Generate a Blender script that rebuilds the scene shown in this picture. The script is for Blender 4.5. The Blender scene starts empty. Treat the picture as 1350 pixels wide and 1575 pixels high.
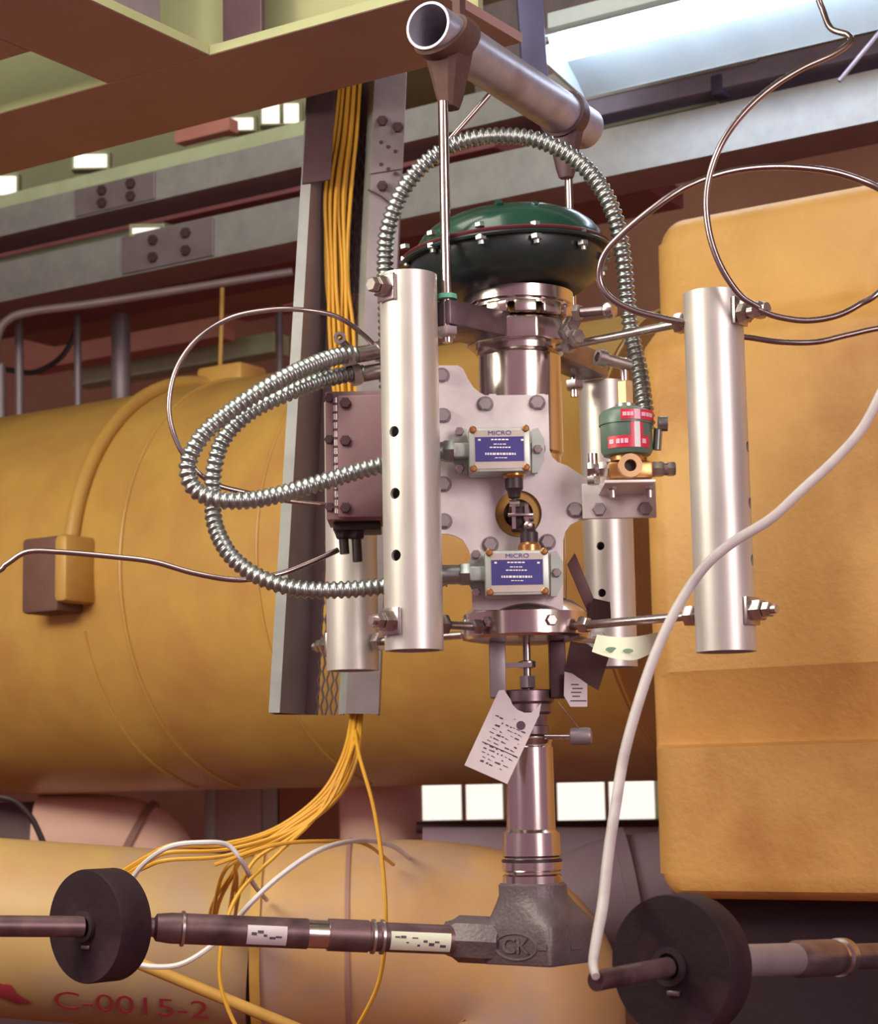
import bpy, bmesh, math, random
from mathutils import Vector, Matrix
random.seed(7)
scene = bpy.context.scene
COL = scene.collection

# ---------------------------------------------------------------- camera
F = 3045.0                      # focal length in pixels of the 1350 x 1575 frame
EYE = Vector((0.0, 0.0, 1.60))
PITCH = math.atan((1215 - 787.5) / F)
ROLL = 0.0185
_f = Vector((0, math.cos(PITCH), math.sin(PITCH)))
_u0 = Vector((0, -math.sin(PITCH), math.cos(PITCH)))
_r = Vector((1, 0, 0)) * math.cos(ROLL) - _u0 * math.sin(ROLL)
_u = _u0 * math.cos(ROLL) + Vector((1, 0, 0)) * math.sin(ROLL)
cam_data = bpy.data.cameras.new('camera')
cam = bpy.data.objects.new('camera', cam_data)
COL.objects.link(cam)
cam.matrix_world = Matrix(((_r.x, _u.x, -_f.x, EYE.x), (_r.y, _u.y, -_f.y, EYE.y), (_r.z, _u.z, -_f.z, EYE.z), (0, 0, 0, 1)))
cam_data.sensor_fit = 'VERTICAL'
cam_data.sensor_height = 36.0
cam_data.sensor_width = 36.0
cam_data.lens = F / 1575.0 * 36.0
cam_data.clip_start = 0.05
cam_data.dof.use_dof = True
cam_data.dof.focus_distance = 3.12
cam_data.dof.aperture_fstop = 8.0
scene.camera = cam

# ---------------------------------------------------------------- light and exposure
def srgb(h):
    h = h.lstrip('#')
    c = [int(h[i:i + 2], 16) / 255 for i in (0, 2, 4)]
    return tuple(x / 12.92 if x <= 0.04045 else ((x + 0.055) / 1.055) ** 2.4 for x in c)

world = bpy.data.worlds.new('world'); scene.world = world
world.use_nodes = True
bg = world.node_tree.nodes['Background']
bg.inputs['Color'].default_value = (*srgb('#cfa0ae'), 1)
bg.inputs['Strength'].default_value = 0.58

def area(name, loc, target, sx, sy, watts, color):
    d = bpy.data.lights.new(name, 'AREA'); d.shape = 'RECTANGLE'; d.size = sx; d.size_y = sy
    d.energy = watts; d.color = color
    o = bpy.data.objects.new(name, d); COL.objects.link(o)
    o.location = loc
    o.rotation_euler = (Vector(target) - Vector(loc)).to_track_quat('-Z', 'Y').to_euler()
    return o
# unseen lamps: key read off highlights, added side fill, overhead light, added pipe fill
area('key_light', (2.6, -0.9, 3.0), (0.35, 3.5, 1.75), 1.5, 2.2, 140, srgb('#fff1ec'))
area('side_fill_light', (-3.4, 0.8, 2.8), (0.0, 3.6, 1.9), 1.4, 2.0, 8, srgb('#eef0f4'))  # weak fill added from the left, no known window
area('roof_light', (-1.5, 2.6, 3.56), (-1.4, 3.8, 1.0), 2.8, 1.6, 90, srgb('#f4f2e2'))
area('pipe_fill_light', (-2.0, 2.2, 2.95), (-1.1, 5.4, 2.3), 1.8, 0.6, 75, srgb('#fbf6d8'))  # added low so its light reaches the large pipe under the beam

vs = scene.view_settings
vs.view_transform = 'Standard'; vs.look = 'None'; vs.gamma = 1.0; vs.use_curve_mapping = False
vs.exposure = -0.05

# ---------------------------------------------------------------- projection helpers (pixel of the photograph at a world distance Y)
def ray(px, py):
    return _r * ((px - 675) / F) - _u * ((py - 787.5) / F) + _f
def P(px, py, Y):
    d = ray(px, py)
    return EYE + d * (Y / d.y)
def PZ(px, py, z):
    d = ray(px, py)
    return EYE + d * ((z - EYE.z) / d.z)
def mpp(Y, py=787):               # metres for one pixel at that distance
    d = ray(675, py); return Y / d.y / F
UA = math.radians(33.0)
U = Vector((math.cos(UA), -math.sin(UA), 0))   # the building's long axis: to the right and towards the camera
W = Vector((math.sin(UA), math.cos(UA), 0))    # square to it, away from the camera
Z = Vector((0, 0, 1)); X = Vector((1, 0, 0)); Yv = Vector((0, 1, 0))

# ---------------------------------------------------------------- materials
MATS = {}
def mat(name, c1, c2=None, rough=0.5, metal=0.0, scale=8.0, bump=0.0, bscale=60.0, contrast=0.5, stretch=None, coat=0.0, spec=0.5, emit=None, estr=0.0, c3=None, s3=2.0):
    m = bpy.data.materials.new(name); m.use_nodes = True
    nt = m.node_tree; N = nt.nodes; L = nt.links
    b = N['Principled BSDF']
    b.inputs['Roughness'].default_value = rough; b.inputs['Metallic'].default_value = metal
    b.inputs['Specular IOR Level'].default_value = spec
    b.inputs['Coat Weight'].default_value = coat
    tc = N.new('ShaderNodeTexCoord'); mp = N.new('ShaderNodeMapping')
    L.new(tc.outputs['Object'], mp.inputs['Vector'])
    if stretch: mp.inputs['Scale'].default_value = stretch
    nz = N.new('ShaderNodeTexNoise'); nz.inputs['Scale'].default_value = scale; nz.inputs['Detail'].default_value = 6
    nz.inputs['Roughness'].default_value = 0.62
    L.new(mp.outputs['Vector'], nz.inputs['Vector'])
    rp = N.new('ShaderNodeValToRGB')
    rp.color_ramp.elements[0].position = 0.5 - contrast / 2; rp.color_ramp.elements[1].position = 0.5 + contrast / 2
    a = srgb(c1); c = srgb(c2) if c2 else tuple(x * 0.86 for x in a)
    rp.color_ramp.elements[0].color = (*c, 1); rp.color_ramp.elements[1].color = (*a, 1)
    L.new(nz.outputs['Fac'], rp.inputs['Fac'])
    out = rp.outputs['Color']
    if c3:
        n3 = N.new('ShaderNodeTexNoise'); n3.inputs['Scale'].default_value = s3; n3.inputs['Detail'].default_value = 4
        L.new(mp.outputs['Vector'], n3.inputs['Vector'])
        r3 = N.new('ShaderNodeValToRGB'); r3.color_ramp.elements[0].position = 0.5; r3.color_ramp.elements[1].position = 0.72
        L.new(n3.outputs['Fac'], r3.inputs['Fac'])
        mx = N.new('ShaderNodeMix'); mx.data_type = 'RGBA'
        L.new(r3.outputs['Color'], mx.inputs['Factor']); L.new(out, mx.inputs[6]); mx.inputs[7].default_value = (*srgb(c3), 1)
        out = mx.outputs[2]
    L.new(out, b.inputs['Base Color'])
    rr = N.new('ShaderNodeMapRange'); rr.inputs['To Min'].default_value = max(0.02, rough - 0.07); rr.inputs['To Max'].default_value = min(1, rough + 0.07)
    L.new(nz.outputs['Fac'], rr.inputs['Value']); L.new(rr.outputs['Result'], b.inputs['Roughness'])
    if bump:
        nb = N.new('ShaderNodeTexNoise'); nb.inputs['Scale'].default_value = bscale; nb.inputs['Detail'].default_value = 4
        L.new(mp.outputs['Vector'], nb.inputs['Vector'])
        bp = N.new('ShaderNodeBump'); bp.inputs['Strength'].default_value = bump; bp.inputs['Distance'].default_value = 0.004
        L.new(nb.outputs['Fac'], bp.inputs['Height']); L.new(bp.outputs['Normal'], b.inputs['Normal'])
    if emit:
        b.inputs['Emission Color'].default_value = (*srgb(emit), 1); b.inputs['Emission Strength'].default_value = estr
    MATS[name] = m
    return m
M = MATS
mat('yellow_paint', '#cfa656', '#ba8c4e', rough=0.42, scale=5, bump=0.12, bscale=40, c3='#b98650', s3=3)
mat('casing_paint', '#e0b066', '#d2a05a', rough=0.5, scale=6, bump=0.45, bscale=70, c3='#c0894c', s3=4)
mat('pipe_mauve', '#b99c5c', '#a8835e', rough=0.5, scale=4, bump=0.15, bscale=30, c3='#a3847c', s3=3)
mat('orange_paint', '#c79d66', '#b38a66', rough=0.5, scale=5, bump=0.1, c3='#a68c8a', s3=4)
mat('pink_paint', '#f0c8bc', '#e0b0a4', rough=0.55, scale=5)
mat('brown_steel', '#a27a74', '#926a66', rough=0.6, scale=6, bump=0.08)
mat('green_deck', '#a2a278', '#8e906c', rough=0.7, scale=3)
mat('galv', '#aeb0b0', '#96969a', rough=0.5, metal=0.35, scale=14, bump=0.05)
mat('galv_light', '#c8d4b0', '#b4bf9c', rough=0.6, scale=10)
mat('galv_mauve', '#9a8f97', '#83777f', rough=0.45, metal=0.4, scale=12)
mat('dark_steel', '#5c4149', '#4a333b', rough=0.5, metal=0.3, scale=12)
mat('strut_blue', '#5c587e', '#4e4a70', rough=0.5, scale=12)
mat('blue_steel', '#a29ec2', '#908cb0', rough=0.5, metal=0.1, scale=12)
mat('alu', '#d2cdcb', '#bfb9b7', rough=0.42, metal=0.6, scale=22, bump=0.03, stretch=(1, 1, 0.25))
mat('plate_alu', '#e8e0e2', '#dad2d5', rough=0.42, metal=0.3, scale=40, bump=0.02)
mat('polished', '#d8cdc9', '#bfb2b0', rough=0.2, metal=1.0, scale=20, stretch=(1, 1, 0.1))
mat('steel', '#cbc0c0', '#ab9fa1', rough=0.28, metal=0.95, scale=25)
mat('worn_steel', '#94828a', '#74626a', rough=0.34, metal=0.8, scale=30, c3='#56424a', s3=14)
mat('sling_pipe', '#aaa6b8', '#8e8a9c', rough=0.36, metal=0.25, scale=30, c3='#84747e', s3=10)
mat('bolt_grey', '#aca0a6', '#94888e', rough=0.45, metal=0.5, scale=25)
mat('beam_maroon', '#a4666c', '#92565c', rough=0.6, scale=8)
mat('flange_shade', '#a07c86', '#8e6a76', rough=0.6, scale=8)  # underside shade of the channels put into the flange colour
mat('rail_grey', '#86747a', '#74626a', rough=0.5, metal=0.3)
mat('far_green', '#a8ac8c', '#969a7c', rough=0.7, scale=3)
mat('conduit_zinc', '#b2b8b6', '#90969a', rough=0.32, metal=0.9, scale=40)
mat('tubing', '#a8989a', '#8f7d80', rough=0.26, metal=0.95, scale=25)
mat('green_enamel', '#1b4438', '#173a30', rough=0.24, scale=8, coat=0.25)
mat('green_dark', '#22302f', '#1e2628', rough=0.36, scale=8, coat=0.1)
mat('maroon', '#6d2c34', '#54222a', rough=0.5, scale=10)
mat('brown_box', '#94737a', '#826168', rough=0.45, metal=0.15, scale=14)
mat('rust_steel', '#7a5f64', '#5e464c', rough=0.42, metal=0.5, scale=30, c3='#4a343a', s3=14)
mat('mauve_paint', '#a08a9c', '#8c7688', rough=0.5, scale=6)
mat('block_shaded', '#76544e', '#664640', rough=0.7, scale=14, bump=0.2)
mat('leather', '#5f3f3b', '#472d2a', rough=0.75, scale=22, bump=0.3, bscale=90)
mat('switch_grey', '#c2cac6', '#b0b8b4', rough=0.4, metal=0.35, scale=20)
mat('switch_strip', '#c4b8b4', '#b8aca8', rough=0.4, metal=0.3)
mat('label_blue', '#3f3a86', '#393479', rough=0.45, scale=30)
mat('print_white', '#e8e2ea', rough=0.6)
mat('print_blue', '#47449a', rough=0.6)
mat('brass', '#c99662', '#b27f4e', rough=0.3, metal=0.85, scale=20)
mat('brass_pale', '#d8b48c', '#c39c74', rough=0.38, metal=0.6, scale=20)
mat('ochre', '#c89c50', '#b4873e', rough=0.5, scale=14)
mat('rubber', '#2c1a23', '#22131b', rough=0.6, scale=10, bump=0.25, c3='#3e2732', s3=9, spec=0.3)
mat('black_part', '#33232b', rough=0.45)
mat('solenoid_green', '#5d746a', '#52675f', rough=0.35, scale=20)
mat('label_red', '#cf2a48', '#c0243f', rough=0.4, scale=20)
mat('label_pink', '#e9b6cc', rough=0.5)
mat('paper', '#dcd2da', '#cdc2cb', rough=0.8, scale=20)
mat('paper_green', '#e6ead6', '#d6dcc8', rough=0.8, scale=20)
mat('ink', '#5d4a5c', rough=0.8)
mat('ink_green', '#7fa08c', rough=0.8)
mat('tag_brown', '#5a3a3e', '#4e3036', rough=0.6, scale=15)
mat('cast_grey', '#70646a', '#5c5057', rough=0.48, metal=0.25, scale=25, bump=0.35, bscale=160)
mat('cable_yellow', '#dca63a', '#cf962e', rough=0.45, scale=6)
mat('cable_white', '#d8d4d8', '#c6c0c6', rough=0.5, scale=10)
mat('hose_white', '#cdc6c6', '#b2a8ac', rough=0.5, scale=14, stretch=(1, 1, 1), c3='#a89ca0', s3=18)
mat('red_paint', '#a8303f', '#983a40', rough=0.6)
mat('wall_brown', '#c4937c', '#b0806a', rough=0.8, scale=2)
mat('cladding', '#d6c8c4', '#c6b8b4', rough=0.7, scale=4)
mat('concrete', '#8a4e40', '#784236', rough=0.85, scale=3)  # reddish tint added so the floor bounces red light onto the pipe
mat('masonry', '#d8968a', '#c48478', rough=0.85, scale=5)
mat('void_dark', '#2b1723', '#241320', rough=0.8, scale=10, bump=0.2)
mat('window_glow', '#f4eee6', rough=0.6, emit='#fff6ea', estr=1.1)
mat('lamp_glow', '#ffffff', rough=0.4, emit='#dcebff', estr=13.0)
mat('reflector_paint', '#a6b0b4', '#98a2a6', rough=0.4, scale=8)
mat('lamp_body', '#cfdadc', '#bccacd', rough=0.35, scale=8)

# ---------------------------------------------------------------- mesh helpers
def nb(): return bmesh.new()
def frame(axis):
    a = axis.normalized()
    h = Vector((0, 0, 1)) if abs(a.z) < 0.9 else Vector((1, 0, 0))
    e1 = h.cross(a).normalized(); e2 = a.cross(e1).normalized()
    return a, e1, e2
def skin_rings(bm, rings, cap0=True, cap1=True, closed=False):
    vr = [[bm.verts.new(p) for p in r] for r in rings]
    n = len(vr[0])
    seq = list(zip(vr[:-1], vr[1:])) + ([(vr[-1], vr[0])] if closed else [])
    for a, b in seq:
        for i in range(n):
            j = (i + 1) % n
            try: bm.faces.new((a[i], a[j], b[j], b[i]))
            except ValueError: pass
    if not closed:
        if cap0 and n > 2: bm.faces.new(list(reversed(vr[0])))
        if cap1 and n > 2: bm.faces.new(vr[-1])
    return vr
def cyl(bm, a, b, r0, r1=None, seg=20, caps=True):
    a = Vector(a); b = Vector(b); r1 = r0 if r1 is None else r1
    ax, e1, e2 = frame(b - a)
    ring = lambda c, r: [c + e1 * (r * math.cos(2 * math.pi * i / seg)) + e2 * (r * math.sin(2 * math.pi * i / seg)) for i in range(seg)]
    skin_rings(bm, [ring(a, r0), ring(b, r1)], caps, caps)
def lathe(bm, o, axis, prof, seg=48, closed=False, cap0=True, cap1=True):
    ax, e1, e2 = frame(axis); o = Vector(o)
    rings = [[o + ax * h + e1 * (max(r, 1e-5) * math.cos(2 * math.pi * i / seg)) + e2 * (max(r, 1e-5) * math.sin(2 * math.pi * i / seg)) for i in range(seg)] for r, h in prof]
    skin_rings(bm, rings, cap0, cap1, closed)
def tube(bm, a, b, ro, ri, seg=40):
    L_ = (Vector(b) - Vector(a)); n = L_.length
    lathe(bm, a, L_, [(ro, 0), (ro, n), (ri, n), (ri, 0)], seg, closed=True)
def box(bm, c, ax, ay, az, sx, sy, sz):
    c = Vector(c); ax = Vector(ax).normalized() * sx / 2; ay = Vector(ay).normalized() * sy / 2; az = Vector(az).normalized() * sz / 2
    v = [bm.verts.new(c + ax * i + ay * j + az * k) for i in (-1, 1) for j in (-1, 1) for k in (-1, 1)]
    for q in ((0, 1, 3, 2), (4, 6, 7, 5), (0, 4, 5, 1), (2, 3, 7, 6), (0, 2, 6, 4), (1, 5, 7, 3)):
        bm.faces.new([v[i] for i in q])
def wbox(bm, x0, x1, y0, y1, z0, z1):
    box(bm, ((x0 + x1) / 2, (y0 + y1) / 2, (z0 + z1) / 2), X, Yv, Z, x1 - x0, y1 - y0, z1 - z0)
def hexn(bm, c, axis, r, h, seg=6, rot=0.0):
    ax, e1, e2 = frame(Vector(axis)); c = Vector(c)
    ring = lambda o, rr: [o + e1 * (rr * math.cos(rot + 2 * math.pi * i / seg)) + e2 * (rr * math.sin(rot + 2 * math.pi * i / seg)) for i in range(seg)]
    skin_rings(bm, [ring(c, r), ring(c + ax * h * 0.8, r), ring(c + ax * h, r * 0.85)])
def prism(bm, pts, d, holes=()):
    """flat outline (list of points, one plane) with holes, thickened by vector d"""
    d = Vector(d); tmp = bmesh.new()
    for loop in [pts] + list(holes):
        vs_ = [tmp.verts.new(p) for p in loop]
        for i in range(len(vs_)): tmp.edges.new((vs_[i], vs_[(i + 1) % len(vs_)]))
    nrm = Vector((0, 0, 0))
    for i in range(len(pts)): nrm += Vector(pts[i]).cross(Vector(pts[(i + 1) % len(pts)]))
    bmesh.ops.triangle_fill(tmp, use_beauty=True, use_dissolve=False, edges=tmp.edges[:], normal=nrm.normalized())
    tmp.verts.index_update()
    co = [v.co.copy() for v in tmp.verts]; fs = [[v.index for v in f.verts] for f in tmp.faces]
    tmp.free()
    A = [bm.verts.new(c) for c in co]; B = [bm.verts.new(c + d) for c in co]
    for f in fs:
        bm.faces.new([A[i] for i in f]); bm.faces.new([B[i] for i in reversed(f)])
    k = 0
    for loop in [pts] + list(holes):
        n = len(loop)
        for i in range(n):
            j = (i + 1) % n
            bm.faces.new((A[k + i], A[k + j], B[k + j], B[k + i]))
        k += n
def spline(pts, n=10):
    """Catmull-Rom through the points"""
    p = [Vector(q) for q in pts]
    p = [p[0] * 2 - p[1]] + p + [p[-1] * 2 - p[-2]]
    out = []
    for i in range(1, len(p) - 2):
        a, b, c, d = p[i - 1], p[i], p[i + 1], p[i + 2]
        for k in range(n):
            t = k / n
            out.append(0.5 * (2 * b + (c - a) * t + (2 * a - 5 * b + 4 * c - d) * t * t + (3 * b - a - 3 * c + d) * t ** 3))
    out.append(p[-2].copy())
    return out
def resample(path, step):
    out = [path[0].copy()]; acc = 0.0
    for a, b in zip(path[:-1], path[1:]):
        l = (b - a).length; pos = step - acc
        while pos <= l and l > 1e-9:
            out.append(a.lerp(b, pos / l)); pos += step
        acc = (acc + l) % step
    return out
def sweep(bm, path, rad, seg=10, caps=True):
    """rad: number or function(index, count)"""
    n = len(path); t0 = (path[1] - path[0]).normalized()
    _, e1, _ = frame(t0); rings = []
    for i, p in enumerate(path):
        t = (path[min(i + 1, n - 1)] - path[max(i - 1, 0)]).normalized()
        e1 = (e1 - t * e1.dot(t)).normalized(); e2 = t.cross(e1)
        r = rad(i, n) if callable(rad) else rad
        rings.append([p + e1 * (r * math.cos(2 * math.pi * k / seg)) + e2 * (r * math.sin(2 * math.pi * k / seg)) for k in range(seg)])
    skin_rings(bm, rings, caps, caps)
def corrugated(bm, path, r, pitch=0.0112, seg=14):
    q = resample(path, pitch / 6)
    prof = [0.74, 0.80, 0.96, 1.0, 0.96, 0.80]
    sweep(bm, q, lambda i, n: r * prof[i % 6], seg)
def extr(bm, prof, o, a, b, d0, d1, axis):
    """profile [(p,q)] in the a/b axes at o, extruded along axis from d0 to d1"""
    ring = lambda d: [Vector(o) + axis * d + a * p + b * q for p, q in prof]
    skin_rings(bm, [ring(d0), ring(d1)])

def _wl(o):
    l = Vector((0, 0, 0))
    while o: l += o.location; o = o.parent
    return l
def root(name, loc, label, cat, group=None):
    o = bpy.data.objects.new(name, None); COL.objects.link(o); o.location = loc
    o.empty_display_size = 0.02
    o['label'] = label; o['category'] = cat
    if group: o['group'] = group
    return o
def obj(name, bm, m, parent=None, smooth=35, bevel=0.0, bseg=2, label=None):
    bmesh.ops.recalc_face_normals(bm, faces=bm.faces[:])
    me = bpy.data.meshes.new(name)
    if parent is None:
        lo = Vector([min(v.co[i] for v in bm.verts) for i in range(3)]); hi = Vector([max(v.co[i] for v in bm.verts) for i in range(3)])
        org = Vector(((lo.x + hi.x) / 2, (lo.y + hi.y) / 2, lo.z))
    else: org = _wl(parent)
    bmesh.ops.translate(bm, verts=bm.verts[:], vec=-org)
    if bevel:
        es = [e for e in bm.edges if len(e.link_faces) == 2 and e.calc_face_angle(0) > 0.6]
        bmesh.ops.bevel(bm, geom=es, offset=bevel, segments=bseg, profile=0.5, affect='EDGES', clamp_overlap=True)
    if smooth:
        for f in bm.faces: f.smooth = True
        lim = math.radians(smooth)
        for e in bm.edges:
            if len(e.link_faces) == 2 and e.calc_face_angle(0) > lim: e.smooth = False
    bm.to_mesh(me); bm.free()
    me.materials.append(MATS[m] if isinstance(m, str) else m)
    o = bpy.data.objects.new(name, me); COL.objects.link(o)
    if parent is None: o.location = org
    else: o.parent = parent
    if label: o['label'] = label
    return o
def tag(o, label, cat, group=None):
    o['label'] = label; o['category'] = cat
    if group: o['group'] = group
    return o
def struct(o, label=None):
    o['kind'] = 'structure'
    if label: o['label'] = label
    return o
def text(name, s, size, origin, ex, ey, m, parent, depth=0.0004, align='CENTER', wide=1.0):
    cu = bpy.data.curves.new(name, 'FONT'); cu.body = s; cu.size = size; cu.extrude = depth; cu.align_x = align; cu.align_y = 'CENTER'
    t = bpy.data.objects.new(name, cu)
    COL.objects.link(t)
    bpy.context.view_layer.update()
    me = bpy.data.meshes.new_from_object(t.evaluated_get(bpy.context.evaluated_depsgraph_get()))
    bpy.data.objects.remove(t)
    ex = Vector(ex).normalized(); ey = Vector(ey).normalized(); ez = ex.cross(ey)
    org = _wl(parent)
    for v in me.vertices:
        v.co = Vector(origin) + ex * v.co.x * wide + ey * v.co.y + ez * v.co.z - org
    me.materials.clear(); me.materials.append(MATS[m])
    o = bpy.data.objects.new(name, me); COL.objects.link(o); o.parent = parent
    return o
def cut(o, cutters):
    """bore real holes: boolean, baked, the cutter removed"""
    bm = bmesh.new()
    for a, b, r in cutters: cyl(bm, a - _wl(o), b - _wl(o), r, seg=20)
    bmesh.ops.recalc_face_normals(bm, faces=bm.faces[:])
    me = bpy.data.meshes.new('bore'); bm.to_mesh(me); bm.free()
    c = bpy.data.objects.new('bore', me); COL.objects.link(c)
    c.matrix_world = Matrix.Translation(_wl(o))
    md = o.modifiers.new('bore', 'BOOLEAN'); md.object = c; md.operation = 'DIFFERENCE'; md.solver = 'EXACT'
    bpy.context.view_layer.update()
    new = bpy.data.meshes.new_from_object(o.evaluated_get(bpy.context.evaluated_depsgraph_get()))
    o.modifiers.clear(); o.data = new
    bpy.data.objects.remove(c); bpy.data.meshes.remove(me)

def proj(p):
    d = Vector(p) - EYE; z = d.dot(_f)
    return 675 + F * d.dot(_r) / z, 787.5 - F * d.dot(_u) / z
def t_at(p0, axis, px):
    """distance along the line p0 + t*axis at which it shows at image column px"""
    lo, hi = -8.0, 4.0
    for _ in range(60):
        m_ = (lo + hi) / 2
        q = p0 + axis * m_
        if (q - EYE).dot(_f) < 0.3 or proj(q)[0] > px: hi = m_
        else: lo = m_
    return (lo + hi) / 2

# ================================================================ THE HALL
b = nb(); wbox(b, -9, 9, -3, 13, -0.1, 0.0); struct(obj('floor', b, 'concrete'), 'reddish concrete floor of the plant hall, tinted for red bounce')
b = nb(); wbox(b, -9, 9, -1, 13, 4.40, 4.50); struct(obj('ceiling', b, 'green_deck'), 'olive green ceiling deck above the brown beams')
wb0 = P(500, 1215, 9.0)
b = nb(); extr(b, [(0, -1.6), (0.15, -1.6), (0.15, 2.8), (0, 2.8)], Vector((wb0.x, wb0.y, 1.6)), W, Z, -8, 5.5, U)
struct(obj('wall_back', b, 'wall_brown'), 'brown back wall of the hall')
# lit window strips seen under the large pipe and between the beams
WN = [0]
def window(px0, px1, py0, py1, Yd, label, frame_mat='far_green', cols=2):
    """a daylight window standing square to the camera, frame and panes"""
    WN[0] += 1
    a = P(px0, py1, Yd); c = P(px1, py0, Yd)
    f = nb(); w_ = 0.006
    x0, x1, z0, z1 = a.x, c.x, a.z, c.z
    wbox(f, x0, x1, Yd, Yd + .05, z1, z1 + w_); wbox(f, x0, x1, Yd, Yd + .05, z0 - w_, z0)
    wbox(f, x0 - w_, x0, Yd, Yd + .05, z0 - w_, z1 + w_); wbox(f, x1, x1 + w_, Yd, Yd + .05, z0 - w_, z1 + w_)
    o = struct(obj('window_%d' % WN[0], f, frame_mat), label)
    for i in range(cols):
        p = nb(); wa = x0 + (x1 - x0) * i / cols; wc = x0 + (x1 - x0) * (i + 1) / cols
        wbox(p, wa + (0.008 if i else 0), wc - 0.008, Yd + .02, Yd + .03, z0, z1)
        obj('pane', p, 'window_glow', o)
    return o
window(650, 776, 1190, 1262, 6.6, 'bright window behind the polished valve neck, below the yellow pipe')
window(858, 1010, 1190, 1262, 6.6, 'bright window between the valve neck and the yellow casing')
window(112, 166, 234, 258, 6.3, 'small bright window above the upper grey channel', cols=1)
window(344, 392, 178, 200, 6.3, 'small bright window just under the brown beam', cols=1)
window(202, 250, 347, 360, 5.6, 'small glowing pane standing in for a white glint above the lower grey channel', cols=1)  # glint above the channel put in as a glowing pane
window(402, 462, 156, 190, 6.3, 'pale window beside the cable tray under the beam', cols=2)
window(-20, 26, 268, 300, 6.3, 'bright window at the left edge under the beam', cols=1)
window(82, 96, 455 + 35, 560, 8.2, 'tiny bright window behind the grey posts', cols=1)

# far cladding posts and pipes showing in the gap under the yellow pipe
for k, (x0, x1, m_) in enumerate([(314, 330, 'lamp_body'), (330, 402, 'cladding'), (404, 426, 'lamp_body'), (430, 520, 'wall_brown')]):
    a = P(x0, 1420, 6.2); c = P(x1, 1150, 6.2)
    b = nb(); wbox(b, a.x, c.x, 6.2, 6.28, 0.0, c.z)
    tag(obj('cladding_post', b, m_, bevel=0.004), ['narrow pale post beside the pink pipe bend', 'wide grey cladding panel between two pale posts', 'narrow pale post right of the grey cladding panel', 'brown wall panel behind the yellow cable bundle'][k], 'panel')

def pipe_run(name, pts, r, m_, label, cat='pipe', seg=40, n=10, group=None, rings=()):
    path = spline(pts, n)
    b = nb(); sweep(b, path, r, seg)
    o = obj(name, b, m_)
    tag(o, label, cat, group)
    for frac, wd, ex, mm in rings:
        i = min(len(path) - 2, max(1, int(frac * (len(path) - 1))))
        t = (path[i + 1] - path[i - 1]).normalized()
        b = nb(); lathe(b, path[i] - t * wd / 2, t, [(r * .97, 0), (r + ex, 0), (r + ex, wd), (r * .97, wd)], seg, closed=True)
        obj('band', b, mm, o)
    return o
q = 5.9
pipe_run('pipe_bend', [P(60, 1290, q), P(160, 1290, q), P(215, 1305, q), P(245, 1350, q), P(250, 1420, q), P(250, 1520, q)], 66 * mpp(q), 'pink_paint', 'pink pipe bend behind the yellow pipe, left of the cable bundle', rings=[(.36, .02, .012, 'brown_steel')])
q = 5.5
b = nb(); cyl(b, P(584, 1150, q), P(590, 1480, q), 62 * mpp(q), seg=40); tag(obj('standpipe', b, 'pink_paint'), 'upright pale pink pipe behind the single hanging yellow cable', 'pipe')
q = 5.3
b = nb(); cyl(b, P(640, 1273, q), P(1040, 1270, q), 9 * mpp(q), seg=16); ra = P(660, 1273, q); cyl(b, ra, (ra.x, ra.y, 0), 9 * mpp(q), seg=16); tag(obj('handrail', b, 'dark_steel'), 'thin dark rail crossing the bright windows behind the valve neck', 'rail')
q = 5.0
b = nb(); cyl(b, P(650, 1316, q), P(1060, 1316, q), 42 * mpp(q), seg=36); ra = P(760, 1316, q); cyl(b, ra, (ra.x, ra.y, 0), .03, seg=16); tag(obj('mauve_pipe', b, 'mauve_paint'), 'dark mauve pipe behind the valve neck below the thin rail', 'pipe')
q = 4.75
pipe_run('elbow_pipe', [P(800, 1520, q), P(850, 1440, q), P(930, 1390, q), P(1020, 1375, q), P(1120, 1372, q)], 92 * mpp(q), 'mauve_paint', 'dark purple pipe elbow between the valve and the yellow casing', rings=[(.62, .03, .02, 'mauve_paint'), (.78, .02, .012, 'galv_mauve')])
q = 6.0
b = nb(); a = P(-40, 1235, q); c = P(78, 1420, q); wbox(b, a.x, P(125, 1235, q).x, q, q + .2, 0.0, a.z)
tag(obj('duct_box', b, 'dark_steel', bevel=.006), 'dark maroon duct box at the left edge under the yellow pipe', 'duct')
b = nb(); sweep(b, spline([P(-10, 1225, 5.2), P(22, 1232, 5.2), P(48, 1258, 5.2), P(66, 1295, 5.2), P(74, 1320, 5.2)]), .008, 8)
tag(obj('black_cable', b, 'black_part'), 'black cable drooping below the yellow pipe at the left edge', 'cable')

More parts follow.
